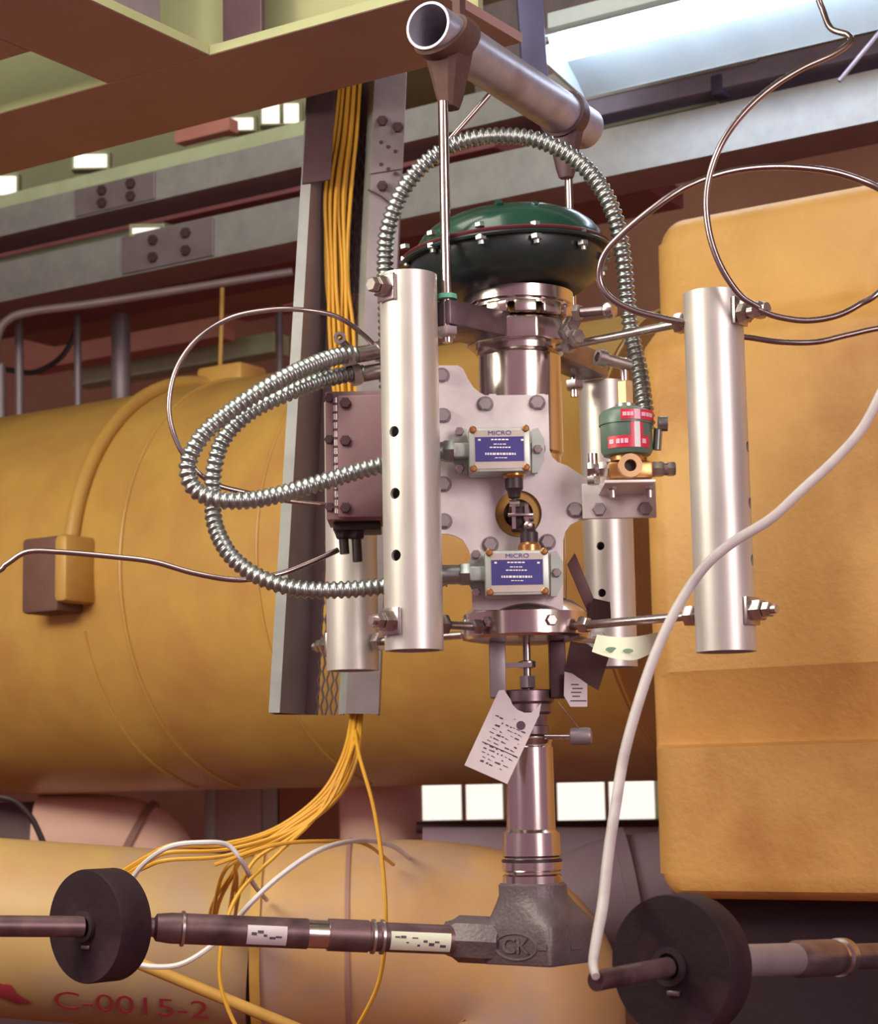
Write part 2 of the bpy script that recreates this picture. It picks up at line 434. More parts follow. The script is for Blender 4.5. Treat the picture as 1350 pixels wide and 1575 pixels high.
# ---------------------------------------------------------------- overhead beams
zb = P(540, 133, 3.62).z
eB = PZ(224, 213, zb); eA = PZ(224, 113, zb)
bw = (eB - eA).dot(W)
def ibeam(name, o, a, axis, d0, d1, w, h, label, mat_='brown_steel', tf=.018, tw=.016, web_='green_deck'):
    r_ = root(name, o + axis * d0, label, 'beam')
    for nm, prof in (('bottom_flange', [(0, 0), (w, 0), (w, tf), (0, tf)]), ('web', [(w / 2 - tw / 2, tf), (w / 2 + tw / 2, tf), (w / 2 + tw / 2, h - tf), (w / 2 - tw / 2, h - tf)]), ('top_flange', [(0, h - tf), (w, h - tf), (w, h), (0, h)])):
        b = nb(); extr(b, prof, o, a, Z, d0, d1, axis); obj(nm, b, web_ if nm == 'web' else mat_, r_, smooth=0)
    for p0, p1 in ((-.002, -.0002), (w + .0002, w + .002)):
        b = nb(); extr(b, [(p0, 0.001), (p1, 0.001), (p1, tf), (p0, tf)], o, a, Z, d0, d1, axis); obj('flange_edge', b, 'green_deck', r_, smooth=0)
    return r_
nearp = eB - W * bw
ibeam('steel_beam', nearp, W, U, -3.5, t_at(nearp, U, 672), bw, .34, 'long brown steel beam crossing above the cable tray')
pl = t_at(nearp, U, 167); pr = t_at(nearp, U, 322)
xo = nearp + U * pl
ibeam('cross_beam', xo, U, -W, 0.004, 1.9, pr - pl, .34, 'brown steel cross beam joining the long beam at upper left', web_='galv_mauve')
n2 = PZ(30, 84, zb)
ibeam('near_beam', n2 - W * .28 , W, U, -1.6, (xo - n2).dot(U) - .003, .28, .34, 'brown steel beam filling the top left corner')
ga = t_at(nearp, U, 326); gb = t_at(nearp, U, 386)
b = nb(); extr(b, [(.03, .02), (.042, .02), (.042, .32), (.03, .32)], nearp, W, Z, ga, gb, U); tag(obj('gusset_plate', b, 'dark_steel', smooth=0, bevel=.002), 'dark gusset plate standing on the long beam beside the cross beam', 'plate')

# ---------------------------------------------------------------- grey channel members
def channel(name, px, py_top, py_bot, Yd, depth, d0, d1, m_, label, splice=None, joints=()):
    o = P(px, py_bot, Yd); h = P(px, py_top, Yd).z - o.z
    r_ = root(name, o + U * d0, label, 'channel')
    t_ = .008
    b = nb(); extr(b, [(0, 0), (t_, 0), (t_, h), (0, h)], o, W, Z, d0, d1, U); obj('web', b, m_, r_, smooth=0)
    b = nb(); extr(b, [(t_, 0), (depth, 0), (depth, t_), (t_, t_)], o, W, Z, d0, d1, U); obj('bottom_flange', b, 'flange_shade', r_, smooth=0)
    b = nb(); extr(b, [(t_, h - t_), (depth, h - t_), (depth, h), (t_, h)], o, W, Z, d0, d1, U); obj('top_flange', b, m_, r_, smooth=0)
    if splice:
        for s0, s1 in splice:
            a_ = t_at(o, U, s0); c_ = t_at(o, U, s1)
            b = nb(); extr(b, [(-.008, h * .04), (0, h * .04), (0, h * .96), (-.008, h * .96)], o, W, Z, a_, c_, U); pl_ = obj('splice_plate', b, 'galv_mauve', r_, smooth=0, bevel=.0015)
            for fx in (.36, .72):
                for fz in (.28, .7):
                    b = nb(); hexn(b, o + U * (a_ + (c_ - a_) * fx) + Z * h * fz - W * .008, -W, .016, .014); obj('bolt', b, 'dark_steel', pl_)
    return r_
channel('strut_channel', 447, 306, 372, 5.3, .16, -3.0, 2.2, 'galv', 'lower grey steel channel behind the cable tray', splice=[(190, 330)])
channel('strut_channel', 447, 212, 260, 5.3, .14, -3.0, 1.4, 'galv', 'upper grey steel channel behind the cable tray', splice=[(118, 240)])
def bar(name, px, py_top, py_bot, Yd, depth, px0, px1, m_, label, cat='beam'):
    o = P(px, py_bot, Yd); h = P(px, py_top, Yd).z - o.z
    b = nb(); extr(b, [(0, 0), (depth, 0), (depth, h), (0, h)], o, W, Z, t_at(o, U, px0), t_at(o, U, px1), U)
    return tag(obj(name, b, m_, smooth=0, bevel=.003), label, cat)
bar('lit_strip', 447, 190, 216, 5.55, .05, -60, 470, 'galv_light', 'pale green strip with lit tone in its colour above the upper grey channel', 'trunking')  # stand-in bar for a bright strip, lit tone put into its colour
bar('lit_strip', 447, 296, 312, 5.55, .05, -60, 250, 'galv_light', 'pale green strip with lit tone in its colour above the lower grey channel', 'trunking')
bar('dark_beam', 447, 262, 296, 5.9, .2, -80, 760, 'beam_maroon', 'dark maroon beam in the gap between the two grey channels')
bar('dark_beam', 447, 376, 404, 5.7, .2, -80, 1000, 'beam_maroon', 'dark maroon beam just below the lower grey channel')
bar('duct', 447, 404, 436, 5.98, .2, 20, 700, 'wall_brown', 'brown duct running under the dark maroon beam', 'duct')
bar('far_panel', 300, 470, 524, 7.0, .1, 34, 334, 'masonry', 'reddish brown board behind the grey posts', 'panel')
bar('far_panel', 445, 440, 470, 6.6, .1, 352, 446, 'masonry', 'reddish brown board left of the cable tray', 'panel')
bar('far_panel', 760, 330, 350, 5.5, .1, 640, 990, 'masonry', 'reddish brown strip above the green diaphragm dome', 'panel')
bar('far_panel', 250, 540, 570, 7.4, .1, 110, 420, 'galv_light', 'dull yellow strip low behind the grey posts', 'panel')
bar('gap_fill_panel', 300, 130, 330, 6.7, .1, -90, 480, 'far_green', 'dull green panel added to brighten the gap between brown beam and upper channel', 'panel')  # pale panel added because the gap behind stays too dark
bar('red_strip', 310, 190, 210, 6.2, .05, 268, 352, 'masonry', 'short red strip under the brown beam', 'panel')
# conduit rail with a bend at its left end and the posts below it
q = 5.4
pipe_run('conduit_rail', [P(-6, 560, q), P(-4, 520, q), P(10, 494, q), P(45, 480, q), P(150, 466, q), P(300, 442, q), P(450, 418, q)], 7 * mpp(q), 'rail_grey', 'thin grey conduit with a bend running below the grey channels', 'conduit', seg=12)
for px, r_, lab in ((32, 7, 'thin dark post near the left edge above the yellow pipe'), (122, 6, 'thin pale post above the yellow pipe, second from the left'), (188, 15, 'thick grey post standing behind the yellow pipe'), (4, 8, 'pale post at the very left edge above the yellow pipe'), (432, 6, 'slim pale post just left of the cable tray')):
    top = {32: 486, 122: 470, 188: 440, 4: 560, 432: 470}[px]
    a = P(px, 680, 6.3); c = P(px - 3, top, 6.3)
    b = nb(); cyl(b, (a.x, a.y, a.z - .2), c, r_ * mpp(6.3), seg=16); tag(obj('post', b, 'galv_mauve'), lab, 'post')
b = nb(); sweep(b, spline([P(-10, 565, 6.5), P(20, 570, 6.5), P(55, 572, 6.5), P(95, 548, 6.5), P(118, 505, 6.5), P(124, 460, 6.5)]), .009, 8)
tag(obj('black_cable', b, 'black_part'), 'black cable looping between the grey posts', 'cable')
b = nb(); sweep(b, spline([P(342, 440, 5.6), P(341, 480, 5.6), P(340, 520, 5.6), P(338, 580, 5.6)]), 3.5 * mpp(5.6), 8)
tag(obj('yellow_pole', b, 'ochre'), 'thin ochre upright rod above the small yellow clamp', 'rod')

# ---------------------------------------------------------------- hanger column and fluorescent light
a = P(826, 170, 4.1); c = P(811, -40, 4.1)
b = nb(); box(b, (a + c) / 2, X, Yv, (c - a), 40 * mpp(4.1), .05, (c - a).length); tag(obj('hanger_strut', b, 'strut_blue', bevel=.003), 'dark blue steel strut left of the fluorescent light', 'strut')
lo = P(850, 78, 4.45)
lr = root('fluorescent_light', lo, 'glowing white fluorescent light fixture at the upper right', 'light')
h1 = 1.25
b = nb(); cyl(b, lo + U * .02, lo + U * h1, .031, seg=20); obj('lamp_tube', b, 'lamp_glow', lr)
b = nb(); extr(b, [(-.12, -.012), (-.03, .034), (.04, .034), (.17, -.058), (.172, -.062), (.178, -.056), (.045, .042), (-.035, .042), (-.125, -.008)], lo, W, Z, -.01, h1, U); obj('reflector', b, 'reflector_paint', lr)
b = nb(); extr(b, [(-.12, -.012), (0, -.034), (.172, -.064), (.045, .042), (-.035, .042)], lo, W, Z, -.02, -.01, U); obj('end_cap', b, 'lamp_body', lr)
b = nb(); extr(b, [(-.02, .045), (.05, .045), (.05, .085), (-.02, .085)], lo, W, Z, .0, h1, U); obj('ballast_box', b, 'lamp_body', lr)
for d_ in (.15, .95):
    b = nb(); cyl(b, lo + U * d_ + W * .015 + Z * .08, lo + U * d_ + W * .015 + Z * (4.41 - lo.z), .006, seg=8); obj('hanger', b, 'steel', lr)
b = nb(); cyl(b, P(843, 62, 4.4), P(836, 64, 4.4), .01); cyl(b, P(836, 64, 4.4), P(833, 70, 4.4), .005); obj('end_pin', b, 'steel', lr)
bar('lamp_trunking', 1000, 130, 160, 4.7, .12, 840, 1420, 'blue_steel', 'dark blue trunking below the fluorescent light', 'trunking')
bar('pale_strip', 1000, 164, 181, 4.78, .04, 905, 1100, 'galv_light', 'pale strip on the channel below the light', 'trunking')
bar('wall_plate', 1000, -60, 84, 5.6, .05, 730, 1450, 'galv_mauve', 'grey plate behind the fluorescent light', 'plate')

# ---------------------------------------------------------------- large yellow pipe
A0 = P(215, 913, 5.6); RP = .556
t0, t1 = -3.2, t_at(A0, U, 1075)
ypipe = root('large_pipe', A0 + U * t0 - Z * RP, 'large yellow painted pipe crossing the whole background', 'pipe')
b = nb(); lathe(b, A0 + U * t0, U, [(RP, 0), (RP, t1 - t0)], 96); obj('shell', b, 'yellow_paint', ypipe)
def ring_pt(t, ang, rr):       # ang 0 = towards camera, +90 = top
    return A0 + U * t + (-W * math.cos(ang) + Z * math.sin(ang)) * rr
def solve_ring(px, ang, rr):
    lo_, hi_ = -4, 3
    for _ in range(50):
        m_ = (lo_ + hi_) / 2
        if proj(ring_pt(m_, ang, rr))[0] > px: hi_ = m_
        else: lo_ = m_
    return lo_
tb = solve_ring(118, math.radians(12), RP)
path = [ring_pt(tb, math.radians(a_), RP + .012) for a_ in range(4, 118, 3)]
b = nb(); sweep(b, path, .02, 12); obj('strap_hose', b, 'yellow_paint', ypipe)
path = [ring_pt(tb + .16, math.radians(a_), RP + .001) for a_ in range(-80, 118, 4)]
b = nb(); sweep(b, path, .006, 8); obj('weld_seam', b, 'yellow_paint', ypipe)
path = [ring_pt(tb + .02, math.radians(a_), RP + .001) for a_ in range(-80, -12, 4)]
b = nb(); sweep(b, path, .005, 8); obj('weld_seam', b, 'yellow_paint', ypipe)
t2 = solve_ring(395, math.radians(0), RP)
for dt in (0, .9):
    path = [ring_pt(t2 + dt, math.radians(a_), RP + .001) for a_ in range(-80, 118, 4)]
    b = nb(); sweep(b, path, .004, 8); obj('weld_seam', b, 'yellow_paint', ypipe)
# block bolted under the strap
bt = solve_ring(82, math.radians(-1.5), RP + .04)
bc = ring_pt(bt, math.radians(-1.5), RP + .035)
b = nb(); box(b, bc - U * .005, U, W, Z, .125, .10, .19); o = obj('clamp_block', b, 'block_shaded', ypipe, bevel=.01)  # shaded left face of the block put into its brown colour
b = nb(); box(b, bc + U * .078 + Z * .01, U, W, Z, .045, .13, .17); obj('clamp_lit_side', b, 'yellow_paint', ypipe, bevel=.015)  # lit right face of the block put in as a yellow part
tp = ring_pt(tb, math.radians(92), RP + .03)
b = nb(); box(b, tp + U * .05, U, W, Z, .16, .12, .06); obj('strap_bracket', b, 'yellow_paint', ypipe, bevel=.012)

# ---------------------------------------------------------------- yellow casing at the right
C0 = P(1007, 1384, 3.92)
zz = lambda py: P(985, py, 3.92).z
b = nb()
prof = [(.5, C0.z), (.06, C0.z), (.03, C0.z + .004), (.01, C0.z + .018), (.002, C0.z + .034), (0, C0.z + .05), (0, zz(1152)), (.0551, zz(1146)), (.0551, zz(1140)), (.0061, zz(1044)), (0, zz(1036)), (0, zz(545)), (.008, zz(532)), (.075, zz(492)), (.085, zz(478)), (.085, zz(362))] + [(.085 + .055 * (1 - math.cos(math.radians(a_))), zz(362) + .055 * math.sin(math.radians(a_))) for a_ in range(12, 91, 13)] + [(.5, zz(362) + .056)]
rings = []
hh = prof[-1][1] - prof[0][1]
RC = .055
for d_, ins in [(RC * (1 - math.cos(math.radians(a_))), RC * (1 - math.sin(math.radians(a_)))) for a_ in range(0, 91, 15)] + [(.085, 0), (1.5, 0)]:
    gr = min(1.0, d_ / .05)                         # recess shaped for a dark band, running out before the rounded left edge
    rings.append([Vector((C0.x, C0.y, 0)) + U * d_ + W * ((w_ * (gr if w_ in (.0551, .0061) else 1) + ins * .6) if w_ < .3 else w_) + Z * (z_ + (ins if z_ < C0.z + .05 else 0) - (ins if z_ > zz(361) else 0)) for w_, z_ in prof])
skin_rings(b, rings)
tag(obj('insulated_casing', b, 'casing_paint', smooth=28), 'big yellow rounded casing at the right behind the tubes', 'casing')
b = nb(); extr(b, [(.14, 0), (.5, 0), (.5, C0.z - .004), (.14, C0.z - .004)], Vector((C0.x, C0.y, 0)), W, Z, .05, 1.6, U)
tag(obj('void_panel', b, 'void_dark', smooth=0), 'dark panel put in for the shaded void below the yellow casing', 'plinth')  # dark sheet standing for the black void under the casing

# ---------------------------------------------------------------- lower pipes
q = 4.25
lp = [P(-220, 1408, q), P(0, 1426, q), P(200, 1440, q), P(395, 1455, q)]
lowp = pipe_run('lower_pipe', lp, 131 * mpp(q), 'pipe_mauve', 'lower yellow pipe with red stencilled marks at bottom left')
fp = [P(398, 1456, q), P(480, 1455, q), P(570, 1453, q), P(675, 1456, q), P(752, 1474, q), P(796, 1528, q), P(800, 1620, q), P(800, 1800, q), P(800, 2200, q)]
pipe_run('pipe_elbow', fp, 155 * mpp(q), 'orange_paint', 'orange pipe elbow curving down below the valve body', seg=56, rings=[(.02, .02, .006, 'ochre'), (.22, .008, .004, 'brown_steel')])
# stencil lettering follows the pipe wall
ctr = P(110, 1433, q); ax_ = (lp[2] - lp[1]).normalized()
vdir = Vector((0, -1, 0)); ang = math.radians(-41); R_ = 131 * mpp(q)
nrm = (vdir * math.cos(ang) + Z * math.sin(ang)).normalized()
upv = nrm.cross(ax_).normalized(); upv = upv if upv.z > 0 else -upv
text('stencil_text', 'C-0015-2', .074, P(218, 1444, q) + nrm * (R_ + .0032), ax_, upv, 'red_paint', lowp, depth=.0003, wide=1.12)
b = nb()
pp = P(28, 1428, q)
blob = [(-.055, .02), (-.02, .034), (.02, .03), (.028, .008), (.06, -.02), (.03, -.026), (.0, -.012), (-.03, -.004), (-.06, -.006)]
prism(b, [pp + nrm * (R_ + .0012) + ax_ * x_ + upv * y_ for x_, y_ in blob], nrm * .0008)
obj('paint_patch', b, 'red_paint', lowp, bevel=.002)
b = nb(); cyl(b, P(205, 1478, 3.75), P(760, 1708, 3.75), 9 * mpp(3.75), seg=14); tag(obj('slanting_conduit', b, 'ochre'), 'pale yellow conduit slanting down to the right below the shaft', 'conduit')
b = nb(); box(b, P(40, 1640, 3.9), X, Yv, Z, .5, .3, .06); tag(obj('dark_sill', b, 'void_dark', bevel=.004), 'dark ledge in the bottom left corner', 'ledge')

b = nb(); cyl(b, P(1290, 125, 4.2), P(1385, 10, 4.2), .005, seg=8); tag(obj('stay_wire', b, 'galv_mauve'), 'thin slanting stay wire at the upper right corner', 'wire')
b = nb(); box(b, P(1108, 134, 4.62), U, W, Z, .03, .05, .05); tag(obj('trunking_clip', b, 'strut_blue', bevel=.004), 'small dark clip hanging under the blue trunking', 'clip')

# ================================================================ CABLE TRAY AND CABLES
TY = 3.80
def TR(s, v, d=0.0):
    a = P(413 + 169 * s, 1096 + 2 * s, TY); c = P(476 + 150 * s, 60 - 30 * s, TY)
    q_ = a.lerp(c, v); return Vector((q_.x, q_.y + d, q_.z))
def tbox(bm, s0, s1, d0, d1, v0, v1):
    r_ = lambda v: [TR(s0, v, d0), TR(s1, v, d0), TR(s1, v, d1), TR(s0, v, d1)]
    skin_rings(bm, [r_(v0), r_(v1)])
tray = root('cable_tray', TR(.5, 0), 'leaning grey metal cable tray holding the yellow cables', 'cable tray')
b = nb(); tbox(b, 0, .10, 0, .004, 0, 1); obj('lip', b, 'galv', tray, smooth=0)
b = nb(); tbox(b, 0, .025, .004, .10, 0, 1); obj('side_rail', b, 'galv_mauve', tray, smooth=0)
b = nb()
skin_rings(b, [[TR(.025, v, .096), TR(.42, v, .096), TR(.42, v, .10), TR(.025, v, .10)] for v in (0, 1)]); obj('back_strip', b, 'dark_steel', tray, smooth=0)
b = nb(); skin_rings(b, [[TR(.10, v, .004), TR(.29, v, .092), TR(.30, v, .096), TR(.10, v, .008)] for v in (0, 1)]); obj('inner_rail', b, 'galv_mauve', tray, smooth=0)
b = nb(); tbox(b, .70, 1.0, 0, .004, 0, 1); obj('side_plate', b, 'galv_mauve', tray, smooth=0)
b = nb(); skin_rings(b, [[TR(.70, v, 0), TR(.705, v, .004), TR(.63, v, .06), TR(.62, v, .056)] for v in (0, 1)]); obj('lip', b, 'galv', tray, smooth=0)
b = nb(); tbox(b, .98, 1.0, .004, .10, 0, 1); obj('side_rail', b, 'galv_mauve', tray, smooth=0)
b = nb()
for i in range(9):                       # expanded metal: zigzag strands side by side
    s_ = .40 + i * .042
    pth = [TR(s_ + (.021 if (k + i) % 2 else -.0), k * .0125, .097) for k in range(0, 70)]
    sweep(b, pth, .0022, 4)
m_ = obj('mesh_panel', b, 'galv_mauve', tray); m_['kind'] = 'stuff'
b = nb(); tbox(b, .42, .70, .098, .104, .62, 1); obj('splice_plate', b, 'dark_steel', tray, smooth=0)
b = nb(); tbox(b, .015, .30, -.006, -.001, .775, 1); obj('splice_cover', b, 'dark_steel', tray, smooth=0, bevel=.001)
b = nb(); tbox(b, .69, 1.02, -.006, -.001, .775, .985); sp = obj('splice_plate', b, 'galv_mauve', tray, smooth=0, bevel=.001)
for px, py in ((588, 187), (588, 287), (612, 197)):
    b = nb(); hexn(b, P(px, py, TY - .006), -Yv, .011, .009); cyl(b, P(px, py, TY - .01), P(px, py, TY - .03), .006, seg=10); obj('bolt', b, 'dark_steel', sp)
for r0 in (0, 34):
    for k in range(3):
        b = nb(); cyl(b, P(586 + k * 11, 219 + k * 7 + r0, TY - .0045), P(586 + k * 11, 219 + k * 7 + r0, TY - .0075), .004, seg=10); obj('rivet', b, 'dark_steel', sp)
b = nb(); sweep(b, spline([P(566, 292, TY - .004), P(585, 302, TY - .01), P(606, 318, TY - .004)]), .002, 6); obj('wire_tie', b, 'dark_steel', tray)

rnd = random.Random(3)
ends = []
for k in range(12):                      # the bundle: each cable runs down the tray, out at its foot and away over the lower pipe
    o_ = (k % 6 - 2.5); j = rnd.uniform(-3, 3); dd = .04 + .012 * (k // 6) + rnd.uniform(-.004, .004)
    pts = [P(540 + o_ * 5 + j, 90, TY + dd), P(531 + o_ * 6 + j, 200, TY + dd), P(519 + o_ * 7 + j, 300, TY + dd), P(520 + o_ * 6.5 - j, 420, TY + dd), P(525 + o_ * 6.5 + j, 520, TY + dd), P(535 + o_ * 5, 700, TY + dd), P(545 + o_ * 3, 900, TY + dd), P(548 + o_ * 2.6, 1060, TY + dd), P(547 + o_ * 3, 1110, TY + dd)]
    g = k / 11.0
    if k < 8:
        pts += [P(536 + o_ * 4 + 4 * g, 1165 + 10 * g, 3.78), P(505 + o_ * 5, 1222 + 16 * g, 3.74), P(440 + o_ * 5, 1272 + 14 * g, 3.70), P(350, 1298 + 26 * g + j, 3.66), P(270 - 10 * (k % 3), 1300 + 34 * g + j, 3.64), P(225, 1318 + 24 * g, 3.68), P(170 + 10 * g, 1352 + 10 * g, 3.74)]
        if k in (2, 3, 5, 6): pts = pts[:-4] + [P(392 - 4 * k, 1304 + 3 * k, 3.68), P(352 + 2 * k, 1340 + 2 * k, 3.72), P(310 + 9 * k, 1388, 3.86), P(298 + 10 * k, 1432, 4.07)]
    elif k == 8:
        pts += [P(552, 1160, 3.74), P(574, 1240, 3.66), P(588, 1330, 3.6), P(593, 1420, 3.58), P(585, 1500, 3.6), P(560, 1560, 3.62), P(520, 1620, 3.66), P(440, 1720, 3.7), P(400, 1850, 3.75)]
    elif k == 9:
        pts += [P(528, 1170, 3.78), P(490, 1250, 3.72), P(430, 1310, 3.66), P(370, 1370, 3.62), P(345, 1430, 3.60), P(338, 1500, 3.6), P(352, 1555, 3.6), P(385, 1620, 3.6), P(430, 1720, 3.62), P(450, 1850, 3.7)]
    elif k == 10:
        pts += [P(532, 1168, 3.78), P(500, 1240, 3.74), P(440, 1292, 3.70), P(380, 1316, 3.68), P(345, 1340, 3.68), P(330, 1395, 3.80), P(328, 1432, 4.07)]
    else:
        pts += [P(534, 1172, 3.76), P(505, 1236, 3.72), P(450, 1286, 3.69), P(395, 1320, 3.67), P(372, 1360, 3.68), P(362, 1405, 3.82), P(360, 1432, 4.07)]
    b = nb(); sweep(b, spline(pts, 7), 3.1 * mpp(3.7), 7)
    lab = 'yellow cable of the tray bundle sweeping left to behind the black counterweight' if k in (0, 1, 4, 7) else 'yellow cable of the tray bundle turning down behind the shaft pipe'
    if k == 8: lab = 'single yellow cable hanging to the right of the bundle below the tray'
    if k == 9: lab = 'yellow cable dropping in front of the shaft with the lowest loop'
    o = tag(obj('yellow_cable', b, 'cable_yellow'), lab, 'cable')
    if k not in (8, 9): o['group'] = 'yellow cables of the tray bundle'
b = nb(); sweep(b, spline([P(330, 1330, 3.60), P(420, 1300, 3.62), P(500, 1294, 3.72), P(560, 1298, 3.9), P(605, 1330, 4.08)], 8), 3 * mpp(3.7), 7)
tag(obj('yellow_cable', b, 'cable_yellow'), 'yellow cable lying along the top of the orange elbow', 'cable')
for lab, w_, pts in (('white cable arching from the left counterweight to the bundle', 4, [P(196, 1362, 3.66), P(222, 1328, 3.62), P(262, 1302, 3.58), P(310, 1296, 3.58), P(350, 1300, 3.6), P(375, 1330, 3.62), P(390, 1360, 3.74), P(410, 1384, 4.04)]),
                   ('white cable curving up over the orange elbow', 4, [P(362, 1418, 3.62), P(385, 1390, 3.58), P(430, 1348, 3.58), P(490, 1308, 3.62), P(550, 1293, 3.78), P(598, 1299, 3.98), P(628, 1318, 4.13)]),
                   ('white cable sagging below the left counterweight', 4, [P(205, 1482, 3.64), P(238, 1487, 3.62), P(275, 1484, 3.6), P(310, 1466, 3.6), P(345, 1438, 3.62)])):
    b = nb(); sweep(b, spline(pts, 8), w_ * mpp(3.6), 8); tag(obj('white_cable', b, 'cable_white'), lab, 'cable')

# ================================================================ THE HUNG CONTROL VALVE
VY = 3.23
VX = P(804, 760, VY).x
C = Vector((VX, VY, 0))
k_ = mpp(VY)
def vz(py): return P(804, py, VY).z
def vl(bm, prof, seg=64):
    """lathe about the valve axis: (radius in pixels, image row)"""
    lathe(bm, C, Z, [(r * k_, vz(y)) for r, y in prof], seg)
dirs = {}
TUB = {'FL': (632, 700, 3.05, 413, 1004), 'FR': (1106, 720, 2.98, 441, 1006), 'BL': (541, 900, 3.46, 612, 1034), 'BR': (936, 850, 3.55, 582, 1029)}
TR_ = .0455
tub_c = {}
for n_, (px, py, Yd, yt, yb) in TUB.items():
    c = P(px, py, Yd); tub_c[n_] = Vector((c.x, c.y, 0))
    dirs[n_] = (tub_c[n_] - C).normalized()

valve = root('control_valve', C + Z * vz(1480), 'tall polished control valve with bolted yoke, steel neck and cast body at the centre', 'valve')
b = nb(); vl(b, [(60, 548), (64, 552), (64, 700), (60, 704), (60, 760), (64, 764), (64, 924), (58, 926)]); obj('column', b, 'polished', valve)
b = nb(); vl(b, [(68, 528), (68, 546), (60, 550)]); obj('neck_ring', b, 'polished', valve)
b = nb(); vl(b, [(60, 924), (74, 927), (92, 942), (96, 946), (96, 980), (92, 984), (60, 989), (40, 990)]); cr = obj('clamp_ring', b, 'polished', valve)
for a_ in (200, 232, 290, 330):
    d_ = Vector((math.cos(math.radians(a_)), math.sin(math.radians(a_)), 0))
    b = nb(); hexn(b, C + d_ * 95 * k_ + Z * vz(962), d_, 9 * k_, 7 * k_); obj('bolt', b, 'steel', cr)
# yoke legs and stem
for px in (764, 856):
    a = P(px, 988, VY - .01); c = P(px + 2, 1074, VY - .01)
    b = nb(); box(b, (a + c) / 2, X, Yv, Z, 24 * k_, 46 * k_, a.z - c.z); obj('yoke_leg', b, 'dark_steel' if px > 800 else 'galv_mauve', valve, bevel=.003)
b = nb(); vl(b, [(6, 985), (6, 1066)], 16); stem = obj('stem', b, 'steel', valve)
b = nb(); vl(b, [(9, 1016), (14, 1018), (14, 1026), (9, 1028)], 16); obj('stem_nut', b, 'steel', stem)
b = nb(); vl(b, [(13, 1040), (13, 1058), (9, 1060)], 6); obj('stem_nut', b, 'steel', stem)
b = nb(); box(b, P(793, 1023, VY - .015), X, Yv, Z, 46 * k_, 4 * k_, 7 * k_); obj('pointer', b, 'galv_mauve', stem)
b = nb(); vl(b, [(38, 1062), (40, 1064), (40, 1080), (36, 1084), (36, 1096), (30, 1100), (29, 1116), (33, 1118), (33, 1130), (30, 1133)]); obj('packing_flange', b, 'worn_steel', valve)
b = nb(); vl(b, [(36, 1134), (36, 1140), (34, 1143), (34, 1148), (36, 1150), (37, 1276), (43, 1281), (44, 1316), (41, 1319), (41, 1323), (45, 1326), (45, 1338), (41, 1341), (41, 1344), (45, 1347), (45, 1358), (42, 1360)]); obj('bonnet', b, 'polished', valve)
b = nb(); vl(b, [(43, 1321), (45.5, 1322), (45.5, 1326), (43, 1327)]); obj('seal_ring', b, 'black_part', valve)
# cast body: round at the neck, turning into a square block set corner-on
def sq(r, e, n=96, rot=math.radians(-45 + 6)):
    out = []
    for i in range(n):
        a_ = 2 * math.pi * i / n
        ca, sa = math.cos(a_), math.sin(a_)
        rr = r / (abs(ca) ** e + abs(sa) ** e) ** (1 / e)
        out.append((rr * math.cos(a_ + rot), rr * math.sin(a_ + rot)))
    return out
BC = C + Vector((18 * k_, 0, 0)) * 0
b = nb(); rings = []
bz = lambda y: vz(y)
off = Vector((11 * k_, 0, 0))
for r, e, y, f_ in ((48, 2, 1358, 0), (51, 2, 1361, 0), (51, 2.1, 1376, .1), (54, 2.6, 1388, .3), (59, 4, 1404, .7), (62, 9, 1417, 1), (63, 24, 1423, 1), (63, 24, 1478, 1), (61, 24, 1481, 1)):
    rings.append([C + off * f_ + Vector((x_ * k_, y_ * k_, 0)) + Z * bz(y) for x_, y_ in sq(r, e)])
skin_rings(b, rings); body = obj('body', b, 'cast_grey', valve, smooth=40)
rot = math.radians(-45 + 6)
fn = Vector((math.cos(rot - math.pi / 2), math.sin(rot - math.pi / 2), 0))     # normals of the two faces turned to the camera
fr = Vector((math.cos(rot), math.sin(rot), 0))
if fn.x > fr.x: fn, fr = fr, fn
fcen = C + off + fn * 63 * k_ + Z * bz(1452)
fe = Vector((-fn.y, fn.x, 0)); fe = fe if fe.x > 0 else -fe
b = nb()
el = [fcen + fe * (38 * k_ * math.cos(t)) + Z * (19 * k_ * math.sin(t)) for t in [2 * math.pi * i / 36 for i in range(36)]]
sweep(b, el + [el[0]], .0022, 6); obj('emblem_ring', b, 'cast_grey', body)
text('emblem_text', 'CK', .034, fcen, fe, Z, 'cast_grey', body, depth=.0025, wide=1.15)
for s_ in (-1, 1):
    b = nb(); box(b, fcen + fe * s_ * 48 * k_, fe, Z, fn, 16 * k_, 7 * k_, .004); obj('emblem_bar', b, 'cast_grey', body)
hd = (P(690, 1444, VY + .02) - P(770, 1448, VY)).normalized()
hc = P(770, 1447, VY + .0)
b = nb(); lathe(b, hc, hd, [(34 * k_, 0), (35 * k_, 20 * k_), (35 * k_, 64 * k_), (28 * k_, 74 * k_), (24 * k_, 86 * k_)], 8); obj('end_hub', b, 'cast_grey', valve)
b = nb(); box(b, C + off + fr * 63.5 * k_ + Z * bz(1455), Vector((-fr.y, fr.x, 0)), Z, fr, 26 * k_, 6 * k_, .003); obj('cast_mark', b, 'cast_grey', body)

